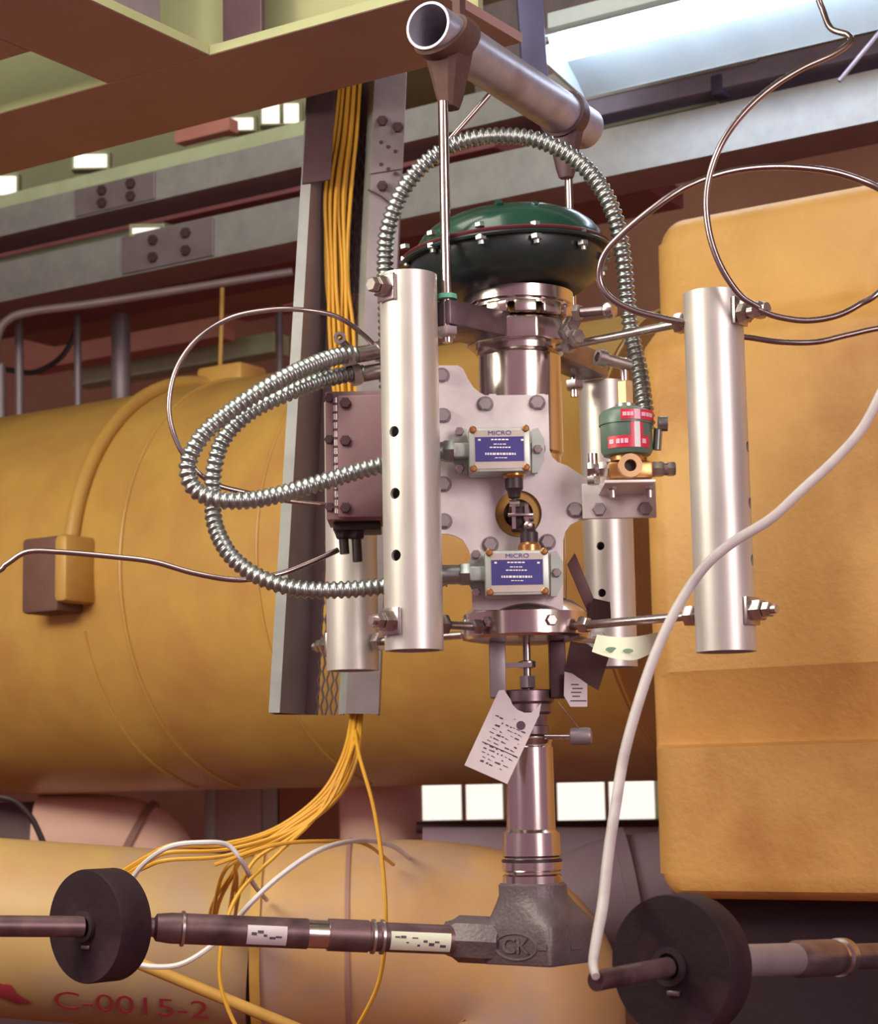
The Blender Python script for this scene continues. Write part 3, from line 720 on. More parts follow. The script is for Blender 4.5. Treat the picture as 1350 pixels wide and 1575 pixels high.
# spider bracket with two arms, carried by the hanger rods
zt, zbm = P(690, 468, 3.1).z, P(690, 510, 3.1).z
spider = root('spider_bracket', C + Z * zbm, 'brown-grey steel spider bracket with arms under the green dome', 'bracket')
b = nb(); hexn(b, C + Z * zbm, Z, .088, zt - zbm, 10, .3); obj('hub', b, 'polished', spider, smooth=20, bevel=.003)
for n_ in ('FL', 'BR'):
    d_ = dirs[n_]; L_ = (tub_c[n_] - C).length - (TR_ + .004)
    sd = Vector((-d_.y, d_.x, 0))
    b = nb(); box(b, C + d_ * (.06 + (L_ - .06) / 2) + Z * (zt + zbm) / 2, d_, sd, Z, L_ - .06, .062 if n_ == 'BR' else .086, zt - zbm - .004); obj('arm', b, 'worn_steel', spider, bevel=.003)
b = nb(); vl(b, [(86, 456), (86, 474), (82, 477), (82, 482), (70, 484)]); obj('collar', b, 'polished', spider)
for a_ in (205, 245, 275, 305, 335):
    d_ = Vector((math.cos(math.radians(a_)), math.sin(math.radians(a_)), 0))
    b = nb(); box(b, C + d_ * 80 * k_ + Z * vz(489), Vector((-d_.y, d_.x, 0)), d_, Z, 34 * k_, 14 * k_, 20 * k_); obj('lug', b, 'polished', spider, bevel=.003)
for px, py, Yd in ((875, 500, 3.13), (882, 520, 3.12), (868, 512, 3.13)):
    b = nb(); hexn(b, P(px, py, Yd), Vector((.5, -.85, 0)), .014, .016); obj('bolt', b, 'steel', spider)

# diaphragm actuator: green dome over a dark lower casing
act = root('diaphragm_actuator', C + Z * vz(456), 'glossy dark green diaphragm dome with a bolted rim on top of the valve', 'actuator')
ao = Vector((-19 * k_, 0, 0)); tilt = Vector((-.065, 0, 1)).normalized()
az = vz(399); AO = C + ao + Z * az
def al(bm, prof, seg=72): lathe(bm, AO, tilt, [(r * k_, h * k_) for r, h in prof], seg)
b = nb(); lathe(b, AO + X * 8 * k_, tilt, [(r * k_, h * k_) for r, h in [(150, 4), (150, 14), (146, 26), (137, 39), (122, 52), (98, 63), (66, 71), (32, 75), (0, 76)]], 72); obj('upper_casing', b, 'green_enamel', act)
b = nb(); al(b, [(166, -4), (168, -1), (166, 2), (140, 2), (140, -4)]); obj('lower_rim', b, 'green_dark', act)
b = nb(); al(b, [(165, 3), (167, 6), (163, 9), (140, 9), (140, 3)]); obj('upper_rim', b, 'maroon', act)
b = nb(); al(b, [(84, -60), (118, -55), (141, -41), (152, -20), (155, -5), (155, -3)]); obj('lower_casing', b, 'green_dark', act)
for i in range(12):
    a_ = math.radians(255 + i * 30)
    d_ = Vector((math.cos(a_), math.sin(a_), 0)); p_ = AO + d_ * 160 * k_
    b = nb(); hexn(b, p_ - tilt * 4 * k_, -tilt, 9 * k_, 8 * k_); cyl(b, p_ - tilt * 10 * k_, p_ - tilt * 18 * k_, 5 * k_, seg=10); obj('nut', b, 'conduit_zinc', act)
    b = nb(); hexn(b, p_ + tilt * 9 * k_, tilt, 8 * k_, 7 * k_); obj('bolt_head', b, 'conduit_zinc', act)
for dx, h, y_ in ((-8, 49, -108), (44, 46, -108)):
    b = nb(); hexn(b, AO + Vector((dx * k_, y_ * k_, 0)) + tilt * h * k_, Vector((dx / 200, -.7, .8)), 7 * k_, 14 * k_); obj('vent_plug', b, 'green_enamel', act)

# ---------------------------------------------------------------- the four silver tubes with their tie rods
holes_spec = {'FL': (Vector((-.56, -.83, 0)), (665, 760, 855), 607, .0088), 'FR': (Vector((.93, -.37, 0)), (685, 772, 860), 1150, .0085), 'BR': (Vector((-.40, -.92, 0)), (841, 913), 919, .0075), 'BL': (Vector((-.5, -.86, 0)), (), 0, .008)}
zlow = P(804, 969, VY).z
labels = {'FL': 'silver drilled tube nearest the centre left, in front of the mounting plate', 'FR': 'silver drilled tube at the right, in front of the yellow casing', 'BL': 'shaded silver tube behind the left front tube, over the cable tray foot', 'BR': 'silver tube behind the mounting plate, right of the valve column'}
for n_, (px, py, Yd, yt, yb) in TUB.items():
    c = tub_c[n_]; top = P(px, yt, Yd - TR_).z; bot = P(px, yb, Yd + TR_).z
    r_ = root('support_tube', c + Z * bot, labels[n_], 'tube', 'silver support tubes around the valve')
    b = nb(); tube(b, c + Z * bot, c + Z * top, TR_, TR_ - .006, 56)
    sh = obj('shell', b, 'alu', r_)
    hd_, ys, hx, hr = holes_spec[n_]
    if ys:
        cs = []
        for y_ in ys:
            zc = P(hx, y_, Yd - .03).z
            cs.append((c + Z * zc + hd_ * .01, c + Z * zc + hd_ * .08, hr))
        cut(sh, cs)
        for f in sh.data.polygons: f.use_smooth = True
        try: sh.data.set_sharp_from_angle(angle=math.radians(35))
        except Exception: pass
    d_ = dirs[n_]
    rods = [(zlow, C + d_ * 90 * k_)]
    if n_ == 'FR': rods.append((P(1106, 487, 2.98).z, C + d_ * 75 * k_))
    if n_ == 'FL': rods.append((P(620, 450, 3.05).z, None))
    for zr, st in rods:
        if st is not None:
            b = nb(); cyl(b, st + Z * zr, c + d_ * (TR_ + .045) + Z * zr, .0068, seg=14); tr = obj('tie_rod', b, 'steel', r_)
            b = nb(); hexn(b, st + d_ * .015 + Z * zr, d_, .013, .016); obj('nut', b, 'steel', tr)
            b = nb(); hexn(b, c - d_ * (TR_ + .022) + Z * zr, d_, .017, .016); obj('nut', b, 'steel', tr)
        else:
            b = nb(); cyl(b, c + d_ * (TR_ - .01) + Z * zr, c + d_ * (TR_ + .02) + Z * zr, .0068, seg=14); tr = obj('tie_rod', b, 'steel', r_)
        b = nb(); box(b, c + d_ * (TR_ + .002) + Z * zr, Vector((-d_.y, d_.x, 0)), Z, d_, .036, .042, .006); obj('washer_plate', b, 'steel', tr, bevel=.001)
        b = nb(); hexn(b, c + d_ * (TR_ + .005) + Z * zr, d_, .017, .018); obj('nut', b, 'steel', tr)
        b = nb(); hexn(b, c + d_ * (TR_ + .024) + Z * zr, d_, .012, .012); obj('lock_nut', b, 'steel', tr)

# ---------------------------------------------------------------- mounting plate
PY = 3.14
outl = [(606, 562), (704, 562), (712, 567), (719, 582), (728, 596), (738, 604), (746, 608), (843, 607), (845, 692), (849, 703), (858, 711), (872, 716), (905, 738), (905, 798), (890, 801), (877, 807), (869, 818), (866, 832), (866, 938), (726, 938), (725, 864), (721, 846), (712, 831), (700, 824), (688, 821), (606, 821)]
hole = [(797 + 36 * math.cos(2 * math.pi * i / 36), 790 + 36 * math.sin(2 * math.pi * i / 36)) for i in range(36)]
plate = root('mounting_plate', P(780, 938, PY), 'flat silver mounting plate with a round hole, behind the two switches', 'plate')
b = nb(); prism(b, [P(x_, y_, PY) for x_, y_ in outl], (0, .007, 0), [[P(x_, y_, PY) for x_, y_ in hole]]); obj('plate_sheet', b, 'plate_alu', plate, smooth=20)
b = nb(); lathe(b, P(797, 790, PY + .007), Yv, [(36 * .00103, 0), (36 * .00103, .012), (23 * .00103, .012), (23 * .00103, 0)], 40, closed=True); obj('bushing', b, 'ochre', plate)
for x_, y_ in ((746, 622), (826, 620), (754, 838), (842, 834), (681, 640), (682, 745), (683, 802), (679, 578), (826, 690), (920 - 36, 785)):
    b = nb(); cyl(b, P(x_, y_, PY), P(x_, y_, PY - .002), .0135, seg=20); hexn(b, P(x_, y_, PY - .002), -Yv, .0115, .009); obj('bolt', b, 'bolt_grey', plate)
for px in (760, 835):
    b = nb(); box(b, P(px, 750, PY + .03), X, Yv, Z, .012, .045, .30); obj('standoff', b, 'plate_alu', plate)
# angle bracket at its right end that carries the solenoid valve
br = root('angle_bracket', P(957, 798, 3.125), 'small silver angle bracket bolted to the right arm of the plate', 'bracket')
def pbox(bm, x0, x1, y0, y1, Yf, depth):
    a_ = P(x0, y1, Yf); c_ = P(x1, y0, Yf); wbox(bm, a_.x, c_.x, Yf, Yf + depth, a_.z, c_.z)
b = nb(); pbox(b, 896, 1008, 742, 798, 3.128, .008); obj('upright', b, 'plate_alu', br, bevel=.0015)
b = nb(); pbox(b, 930, 1008, 737, 743, 3.00, .128); obj('shelf', b, 'plate_alu', br, bevel=.001)
for x_, y_ in ((921, 784), (992, 783)):
    b = nb(); hexn(b, P(x_, y_, 3.128), -Yv, .0115, .009); obj('bolt', b, 'bolt_grey', br)
for x_ in (941, 998):
    b = nb(); q_ = P(x_, 744, 3.04); hexn(b, q_, -Z, .008, .010); cyl(b, q_, q_ - Z * .022, .0045, seg=10); obj('screw', b, 'steel', br)

# ---------------------------------------------------------------- limit switches
def marks(bm, c, rows, Yf, step=.0016):
    pass
def limit_switch(x0, x1, y0, y1, up, px_pl, label):
    Yf = 3.075; dep = PY - Yf - .008
    cx, cy = (x0 + x1) / 2, (y0 + y1) / 2
    r_ = root('limit_switch', P(cx, y1, Yf + dep), label, 'switch', 'limit switches on the mounting plate')
    b = nb(); pbox(b, x0, x1, y0, y1, Yf, dep); body_ = obj('housing', b, 'switch_grey', r_, bevel=.005)
    b = nb(); pbox(b, x0 + 1, x1 - 1, y0 + 1, y1 - 1, Yf - .005, .006); cov = obj('cover', b, 'switch_grey', r_, bevel=.002)
    b = nb(); pbox(b, x0 + 9, x1 - 9, y0 + 5, y1 - 6, Yf - .006, .002); obj('name_plate', b, 'switch_strip', cov)
    b = nb(); pbox(b, x0 + 10, x1 - 10, y0 + 15, y1 - 17, Yf - .0068, .002); lb = obj('blue_label', b, 'label_blue', cov, label='blue printed label')
    text('label_text', 'MICRO', .0095, P(cx, y0 + 10, Yf - .0063), X, Z, 'print_blue', cov, depth=.0004, wide=1.25)
    b = nb()                                            # print too small to read: rows of fine strokes
    rr = random.Random(5)
    for yy, x_a, x_b, hh_ in ((20, 34, 62, 2.2), (27, 38, 58, 1.6), (32, 32, 64, 2.0), (42, 25, 72, 3.4), (48, 40, 60, 1.4)):
        x_ = x_a
        while x_ < x_b:
            w_ = rr.uniform(2, 5)
            pbox(b, x0 + x_, x0 + min(x_ + w_, x_b), y0 + yy - hh_ / 2, y0 + yy + hh_ / 2, Yf - .0073, .0008); x_ += w_ + 1.3
    for x_ in (14, 80): pbox(b, x0 + x_, x0 + x_ + 4, y0 + 19, y0 + 22, Yf - .0073, .0008)
    obj('label_print', b, 'print_white', lb)
    for x_, y_ in ((x0 + 6, y0 + 5), (x1 - 7, y0 + 3), (x0 + 7, y1 - 6), (x1 - 6, y1 - 8)):
        b = nb(); lathe(b, P(x_, y_, Yf - .005), -Yv, [(.0058, 0), (.0058, .002), (.004, .0035), (0, .0038)], 14); obj('cover_screw', b, 'brass', cov)
    for sx, ex_, ny in ((x0, -26, 1), (x1, 22, 1)):      # mounting ears behind the housing
        b = nb(); pts = [(sx - (3 if ex_ < 0 else -3), y0 + 4), (sx + ex_ * .55, y0 + 2), (sx + ex_, cy - 16), (sx + ex_, cy + 16), (sx + ex_ * .55, y1), (sx - (3 if ex_ < 0 else -3), y1)]
        prism(b, [P(x_, y_, Yf + dep - .012) for x_, y_ in pts], (0, .012, 0)); ear = obj('mounting_ear', b, 'switch_grey', r_)
        for y_ in ((y0 + 8, y1 - 6) if ex_ < 0 else (cy,)):
            b = nb(); hexn(b, P(sx + ex_ * .55, y_, Yf + dep - .012), -Yv, .0075, .007); obj('bolt', b, 'steel', ear)
    cq = P(x0, cy + 2, Yf + .024)
    b = nb(); box(b, cq - X * .012, X, Yv, Z, .026, .026, .023); obj('conduit_hub', b, 'switch_grey', r_, bevel=.003)
    b = nb(); hexn(b, cq - X * .024, -X, .0185, .018); cyl(b, cq - X * .04, cq - X * .075, .0155, seg=20); obj('conduit_nut', b, 'conduit_zinc', r_)
    s_ = 1 if up else -1
    q_ = P(px_pl, y0 if up else y1, Yf + .022)
    b = nb(); lathe(b, q_, Z * s_, [(.018, -.004), (.018, .006), (.015, .010)], 20); obj('plunger_collar', b, 'brass', r_)
    b = nb(); lathe(b, q_, Z * s_, [(.0145, .008), (.0145, .026), (.011, .030), (.0095, .040), (.0045, .042), (.0045, .052)], 20); obj('plunger', b, 'black_part', r_)
    b = nb(); cyl(b, q_ + Z * s_ * .05 - X * .008, q_ + Z * s_ * .05 + X * .008, .006, seg=14); obj('roller', b, 'steel', r_)
limit_switch(721, 815, 656, 727, False, 790, 'upper grey limit switch with a blue label, plunger pointing down')
limit_switch(746, 844, 845, 917, True, 814, 'lower grey limit switch with a blue label, plunger pointing up')
# trip dog between the plungers
td = root('trip_dog', P(800, 815, 3.09), 'small steel trip dog in the round hole between both switches', 'trip dog')
b = nb(); pbox(b, 781, 820, 789, 794, 3.085, .012); obj('cross_bar', b, 'polished', td, bevel=.001)
for x_ in (790, 810):
    b = nb(); pbox(b, x_ - 2.5, x_ + 2.5, 776, 813, 3.09, .005); obj('pin', b, 'polished', td)
b = nb(); pbox(b, 788, 812, 772, 812, 3.097, .12); obj('stem_block', b, 'black_part', td, bevel=.003)
b = nb(); lathe(b, P(812, 808, 3.085), -Yv, [(.007, 0), (.006, .004), (0, .007)], 12); obj('cap_nut', b, 'steel', td)

# ---------------------------------------------------------------- hinged brown terminal box
tb_ = root('terminal_box', P(560, 800, 3.17), 'mauve brown hinged terminal box behind the left front tube', 'box')
b = nb(); pbox(b, 502, 612, 600, 800, 3.18, .10); obj('body', b, 'brown_box', tb_, bevel=.003)
b = nb(); pbox(b, 520, 612, 606, 796, 3.166, .012); dr = obj('door', b, 'brown_box', tb_, bevel=.003)
b = nb()
cyl(b, P(516, 612, 3.172), P(518, 790, 3.172), .0045, seg=12); hg = obj('hinge', b, 'steel', tb_)
for i in range(13):
    b = nb(); q_ = P(516 + i * .15, 620 + i * 13.2, 3.172); cyl(b, q_, q_ - Z * .004, .0052, seg=10); obj('knuckle', b, 'dark_steel', hg)
for x_, y_ in ((531, 620), (531, 678), (531, 781)):
    b = nb(); hexn(b, P(x_, y_, 3.166), -Yv, .0095, .006); obj('bolt', b, 'dark_steel', dr)
for x_, y_ in ((506, 612), (506, 676), (507, 780)):
    b = nb(); hexn(b, P(x_, y_, 3.18), -Yv, .008, .004); obj('bolt', b, 'dark_steel', tb_)
b = nb(); pbox(b, 512, 585, 802, 816, 3.20, .07); obj('foot_bracket', b, 'black_part', tb_, bevel=.002)
for x_, l_ in ((548, 34), (528, 22)):
    b = nb(); hexn(b, P(x_, 814, 3.22), -Z, .014, .016); cyl(b, P(x_, 825, 3.22), P(x_ + 2, 830 + l_, 3.22), .008, seg=12); obj('gland', b, 'black_part', tb_)

# ---------------------------------------------------------------- solenoid pilot valve
SY = 3.06; ks = mpp(SY)
so = root('solenoid_valve', P(966, 737, SY), 'green solenoid valve with red labels on the silver angle bracket', 'valve')
sx = P(963, 665, SY).x
sz = lambda y: P(963, y, SY).z
sl = lambda bm, prof, seg=40: lathe(bm, (sx, SY, 0), Z, [(r * ks, sz(y)) for r, y in prof], seg)
b = nb(); sl(b, [(40, 654), (40, 694), (36, 701), (20, 703)]); can = obj('coil_can', b, 'solenoid_green', so)
b = nb(); sl(b, [(42, 655), (42, 640), (38, 634), (24, 628), (14, 627)]); cap = obj('coil_cap', b, 'solenoid_green', so)
b = nb(); sl(b, [(16, 629), (16, 622), (10, 620)]); obj('cap_ring', b, 'conduit_zinc', so)
b = nb(); sl(b, [(13, 621), (13, 588), (9, 586)], 6); obj('brass_nut', b, 'brass_pale', so)
b = nb(); sl(b, [(6, 588), (6, 566), (9, 562), (9, 552)], 14); obj('vent_stem', b, 'steel', so)
b = nb(); a = P(968, 562, SY); c = P(930, 552, SY - .02); cyl(b, a, c, .0095, seg=16); tube(b, c, c + (c - a).normalized() * .014, .0135, .0075, 16); obj('vent_elbow', b, 'steel', so)
def arc_patch(bm, o, axis, r, h0, h1, a0, a1, th=.0008, n=14, ref=None):
    ax, e1, e2 = frame(Vector(axis))
    if ref is not None:
        e1 = (Vector(ref) - ax * Vector(ref).dot(ax)).normalized(); e2 = ax.cross(e1)
    rings = []
    for i in range(n + 1):
        a_ = a0 + (a1 - a0) * i / n; d_ = e1 * math.cos(a_) + e2 * math.sin(a_)
        rings.append([Vector(o) + ax * h0 + d_ * r, Vector(o) + ax * h1 + d_ * r, Vector(o) + ax * h1 + d_ * (r + th), Vector(o) + ax * h0 + d_ * (r + th)])
    skin_rings(bm, rings)
so_o = Vector((sx, SY, 0)); D2 = math.radians
def red(nm, y0, y1, a0, a1, rp, m_, par, th=.0008):
    b = nb(); arc_patch(b, so_o, Z, rp * ks, sz(y1), sz(y0), D2(a0), D2(a1), th, ref=-Yv); return obj(nm, b, m_, par)
red('red_label', 636.5, 652, -16, 78, 42, 'label_red', cap)
red('red_label', 676, 694, -50, 52, 40, 'label_red', can)
red('red_label', 655, 677, 4, 34, 40, 'label_red', can)
red('label_stripe', 655, 694, 12, 25, 40.8, 'print_white', can)
red('label_stripe', 636.5, 652, 12, 25, 42.8, 'label_pink', cap)
for y0, y1, sp_, rp, par in ((641, 647, [(-12, -4), (-3, 3), (4, 10), (28, 38), (40, 48), (50, 62)], 42.8, cap), (681, 688, [(-45, -34), (-28, -20), (-18, -12), (-10, -2), (30, 40)], 40.8, can)):
    for a0, a1 in sp_: red('label_print', y0, y1, a0, a1, rp, 'label_pink', par)
b = nb(); q_ = P(1012, 652, SY); cyl(b, q_, P(1026, 652, SY), .012, seg=16); cyl(b, P(1012, 660, SY), P(1010, 692, SY), .007, seg=12); obj('side_clip', b, 'conduit_zinc', so)
b = nb(); pbox(b, 936, 1004, 708, 736, SY - .022, .044); bb = obj('brass_body', b, 'brass', so, bevel=.005)
b = nb(); c = P(968, 718, SY - .022); tube(b, c, c - Yv * .016, .0185, .0095, 28); obj('port', b, 'brass_pale', bb)
b = nb(); cyl(b, c + Yv * .004, c - Yv * .002, .0098, seg=20); obj('port_bore', b, 'black_part', bb)
b = nb(); sl(b, [(26, 701), (26, 710), (20, 712)]); obj('bonnet_ring', b, 'brass', so)
for s_, x0 in ((1, 1003), (-1, 938)):
    a = P(x0, 722, SY); b = nb(); hexn(b, a, X * s_, .013, .018); cyl(b, a + X * s_ * .016, a + X * s_ * .032, .010, seg=14); hexn(b, a + X * s_ * .024, X * s_, .012, .012); obj('fitting', b, 'steel', so)
a = P(912, 722, SY); b = nb(); cyl(b, a + X * .008, a - X * .004, .009, seg=12); cyl(b, a + Z * .025, a - Z * .022, .0075, seg=12); hexn(b, a - Z * .012, -Z, .0115, .012); obj('fitting', b, 'steel', so)

# ---------------------------------------------------------------- hanging pipe, straps and rods
RF = Vector((P(684, 300, 3.07).x, 3.07, 0)); RB = Vector((P(875, 300, 3.48).x, 3.48, 0))
HZ = P(690, 60, 3.09).z
hdv = (RB - RF).normalized(); hl = (RB - RF).length
HP = lambda t: Vector((RF.x, RF.y, HZ)) + hdv * t
HR = .0395
b = nb(); tube(b, HP(-.046), HP(hl + .075), HR, HR - .0045, 56)
tag(obj('hanger_pipe', b, 'sling_pipe'), 'worn steel pipe slung slantwise above the green dome', 'pipe')
def sling(t, wd, lean, m_, label, up=True):
    r_ = root('pipe_sling', HP(t) - Z * (HR + .08), label, 'clamp')
    sd = Vector((-hdv.y, hdv.x, 0)); b = nb(); rings = []
    for i in range(49):                                  # the band leans: its top lies further along the pipe than its foot
        a_ = 2 * math.pi * i / 48; rd = sd * math.cos(a_) + Z * math.sin(a_)
        sh = lean * math.sin(a_); w2 = wd / 2 * (1 - .25 * math.sin(a_))
        rings.append([HP(t + sh) + hdv * dd_ + rd * rr_ for dd_, rr_ in ((-w2, HR + .0006), (w2, HR + .0006), (w2 - .002, HR + .006), (0, HR + .0075), (-w2 + .002, HR + .006))])
    skin_rings(b, rings, False, False); bmesh.ops.remove_doubles(b, verts=b.verts[:], dist=1e-5)
    obj('band', b, m_, r_)
    b = nb(); sd = Vector((-hdv.y, hdv.x, 0)); rings = []
    for z_, a_, c_ in ((-HR * .55, .034, wd * .55), (-HR - .012, .026, wd * .58), (-HR - .035, .021, wd * .5), (-HR - .062, .016, wd * .42), (-HR - .078, .012, wd * .3)):
        o_ = HP(t) + Z * z_
        rings.append([o_ + sd * a_ * sx_ + hdv * c_ * sy_ for sx_, sy_ in ((-1, -.7), (-.6, -1), (.6, -1), (1, -.7), (1, .7), (.6, 1), (-.6, 1), (-1, .7))])
    skin_rings(b, rings); obj('clevis', b, m_, r_)
    if up:
        b = nb(); box(b, HP(t) + sd * -.002 + hdv * .035 + Z * (HR + .06), hdv, sd, Z, .02, .014, .14); obj('hanging_strap', b, m_, r_)
    return r_
sling(.022, .055, .028, 'leather', 'brown wrapped sling on the near end of the slanting pipe')
sling(hl - .01, .03, .006, 'dark_steel', 'dark steel clamp on the far end of the slanting pipe', up=False)
hr_ = root('hanger_rod', RF + Z * zbm, 'long thin steel rod hanging in front of the green dome', 'rod')
b = nb(); cyl(b, RF + Z * (zbm - .025), RF + Z * (HZ - HR - .074), .0083, seg=20); obj('shaft', b, 'polished', hr_)
b = nb(); cyl(b, RF + Z * (zt + .0005), RF + Z * (zt + .008), .016, seg=20); obj('green_washer', b, mat('washer_green', '#6fc0a0', rough=.5), hr_)
b = nb(); hexn(b, RF + Z * (zbm - .0005), -Z, .017, .016); obj('nut', b, 'steel', hr_)
hr_ = root('hanger_rod', RB + Z * zbm, 'short thin steel rod behind the green dome', 'rod')
b = nb(); cyl(b, RB + Z * (zbm - .035), RB + Z * (HZ - HR - .074), .0075, seg=20); obj('shaft', b, 'polished', hr_)
b = nb(); hexn(b, RB + Z * (zbm - .006), -Z, .017, .016); obj('nut', b, 'steel', hr_)
b = nb(); cyl(b, P(676, 232, 3.22), P(752, 146, 3.22), .0045, seg=12); tag(obj('brace_rod', b, 'tubing'), 'thin slanting rod between the hanging rod and the worn pipe', 'rod')

# ---------------------------------------------------------------- armoured flexible conduits
def conduit(label, pts, r):
    b = nb(); corrugated(b, spline(pts, 10), r)
    return tag(obj('flexible_conduit', b, 'conduit_zinc', smooth=60), label, 'conduit', 'armoured flexible conduits')
conduit('ribbed flexible conduit arching over the green dome', [P(596, 600, 3.24), P(594, 480, 3.24), P(592, 400, 3.24), P(597, 350, 3.22), P(620, 292, 3.2), P(660, 246, 3.18), P(712, 217, 3.17), P(770, 209, 3.16), P(828, 216, 3.15), P(880, 242, 3.14), P(920, 282, 3.13), P(946, 335, 3.13), P(958, 395, 3.14), P(964, 455, 3.16), P(972, 520, 3.17), P(983, 570, 3.16), P(991, 625, 3.14), P(995, 660, 3.14)], 14.2 * mpp(3.17))
conduit('ribbed flexible conduit looping left from the terminal box to the upper switch', [P(548, 546, 3.18), P(520, 548, 3.16), P(478, 562, 3.12), P(420, 590, 3.08), P(358, 630, 3.06), P(310, 672, 3.05), P(289, 715, 3.05), P(298, 750, 3.05), P(332, 768, 3.05), P(385, 769, 3.06), P(440, 758, 3.08), P(500, 740, 3.10), P(560, 722, 3.11), P(625, 706, 3.11), P(660, 698, 3.105)], 14.5 * mpp(3.08))
conduit('ribbed flexible conduit hanging in the lower loop to the lower switch', [P(562, 574, 3.20), P(535, 576, 3.19), P(490, 586, 3.16), P(440, 606, 3.13), P(385, 634, 3.12), P(346, 672, 3.12), P(330, 716, 3.12), P(327, 768, 3.13), P(332, 812, 3.12), P(356, 856, 3.10), P(400, 888, 3.09), P(460, 906, 3.09), P(530, 907, 3.10), P(600, 901, 3.11), P(660, 894, 3.11), P(686, 890, 3.105)], 14 * mpp(3.1))
for px, py, lab in ((556, 545, 'steel conduit fitting on top of the terminal box, upper of two'), (567, 574, 'steel conduit fitting on top of the terminal box, lower of two')):
    a = P(px - 26, py + 4, 3.175 if py < 560 else 3.195); c = P(px + 22, py - 4, 3.2 if py < 560 else 3.21)
    f_ = root('conduit_fitting', a, lab, 'fitting')
    b = nb(); hexn(b, a, c - a, .019, .016); cyl(b, a, c, .0135, seg=18); obj('sleeve', b, 'steel', f_)
    b = nb(); hexn(b, c, c - a, .018, .014); obj('lock_nut', b, 'steel', f_)
    if py < 560:
        b = nb(); q_ = P(523, 522, 3.17); tube(b, q_, q_ - Yv * .015, .010, .005, 16); cyl(b, q_, P(535, 536, 3.18), .007, seg=10); obj('grounding_lug', b, 'steel', f_)

# ---------------------------------------------------------------- steel tubing
def tubing(label, pts, rpx, Yd, m_='tubing', name='steel_tubing', cat='tubing'):
    b = nb(); sweep(b, spline(pts, 10), rpx * mpp(Yd), 12); return tag(obj(name, b, m_), label, cat)
tubing('thin steel tubing in a wide loop left of the terminal box', [P(588, 546, 3.2), P(560, 516, 3.19), P(520, 488, 3.17), P(470, 477, 3.15), P(415, 477, 3.14), P(355, 489, 3.13), P(305, 520, 3.13), P(272, 566, 3.13), P(260, 618, 3.13), P(266, 664, 3.13), P(288, 708, 3.13), P(325, 742, 3.14), P(375, 757, 3.16), P(440, 770, 3.19), P(510, 778, 3.21)], 4, 3.14)
tubing('thin steel tubing running in from the left edge to the terminal box foot', [P(-420, 960, 3.2), P(-200, 950, 3.2), P(-20, 886, 3.2), P(10, 868, 3.2), P(42, 849, 3.2), P(90, 849, 3.2), P(170, 856, 3.2), P(235, 864, 3.2), P(300, 882, 3.2), P(365, 892, 3.2), P(425, 884, 3.22), P(470, 868, 3.24), P(520, 846, 3.26)], 4.3, 3.2)
fitp = P(1152, 480, 2.93)
tubing('steel tubing dropping from the ceiling to the top of the right tube', [P(1240, -300, 3.0), P(1245, -120, 3.0), P(1255, -20, 3.0), P(1266, 18, 3.0), P(1278, 44, 2.98), P(1304, 54, 2.96), P(1306, 66, 2.95), P(1280, 84, 2.94), P(1232, 106, 2.93), P(1182, 138, 2.92), P(1138, 180, 2.91), P(1105, 230, 2.9), P(1087, 290, 2.9), P(1089, 350, 2.9), P(1106, 405, 2.9), P(1136, 452, 2.9), P(1168, 474, 2.9)], 5.2, 2.92)
tubing('steel tubing curving right from the fitting on the right tube', [P(1166, 476, 2.9), P(1195, 487, 2.9), P(1240, 493, 2.9), P(1285, 486, 2.9), P(1322, 468, 2.9), P(1365, 436, 2.9), P(1480, 300, 2.95), P(1560, 100, 3.0), P(1580, -200, 3.0)], 5, 2.9)
tubing('steel tubing in a big loop from the right edge round to the right tube', [P(1800, 640, 3.05), P(1600, 460, 3.0), P(1470, 355, 3.0), P(1370, 300, 3.0), P(1330, 280, 3.0), P(1280, 264, 2.99), P(1220, 257, 2.98), P(1160, 258, 2.97), P(1105, 268, 2.96), P(1050, 290, 2.95), P(1000, 324, 2.95), P(955, 362, 2.96), P(928, 394, 2.97), P(922, 430, 2.98), P(938, 458, 2.98), P(975, 478, 2.98), P(1020, 490, 2.98), P(1052, 496, 2.98)], 5.6, 2.97)
tubing('steel tubing passing behind the right tube to the right edge', [P(1120, 517, 3.06), P(1150, 519, 3.06), P(1200, 526, 3.05), P(1255, 526, 3.05), P(1305, 515, 3.05), P(1370, 502, 3.05), P(1550, 480, 3.05), P(1800, 470, 3.1)], 4.6, 3.05)
f_ = root('tube_fitting', P(1150, 490, 2.92), 'steel compression fitting at the upper right of the right tube', 'fitting')
a = P(1140, 483, 2.935); c = P(1180, 474, 2.90)
b = nb(); hexn(b, a, c - a, .016, .014); cyl(b, a, c, .0095, seg=14); obj('body', b, 'steel', f_)
b = nb(); hexn(b, a.lerp(c, .6), c - a, .0145, .012); obj('nut', b, 'steel', f_)
f_ = root('handle_fitting', P(880, 480, 3.1), 'short steel fitting with a ball end below the dome at right', 'fitting')
a = P(884, 481, 3.10); c = P(934, 477, 3.07)
b = nb(); cyl(b, a, c, .0085, seg=16); obj('spindle', b, 'worn_steel', f_)
b = nb(); lathe(b, c - (c - a).normalized() * .004, c - a, [(.006, -.004), (.0135, .002), (.0145, .008), (.0115, .016), (0, .018)], 18); obj('ball_end', b, 'steel', f_)
b = nb(); hexn(b, a, c - a, .013, .012); obj('nut', b, 'steel', f_)

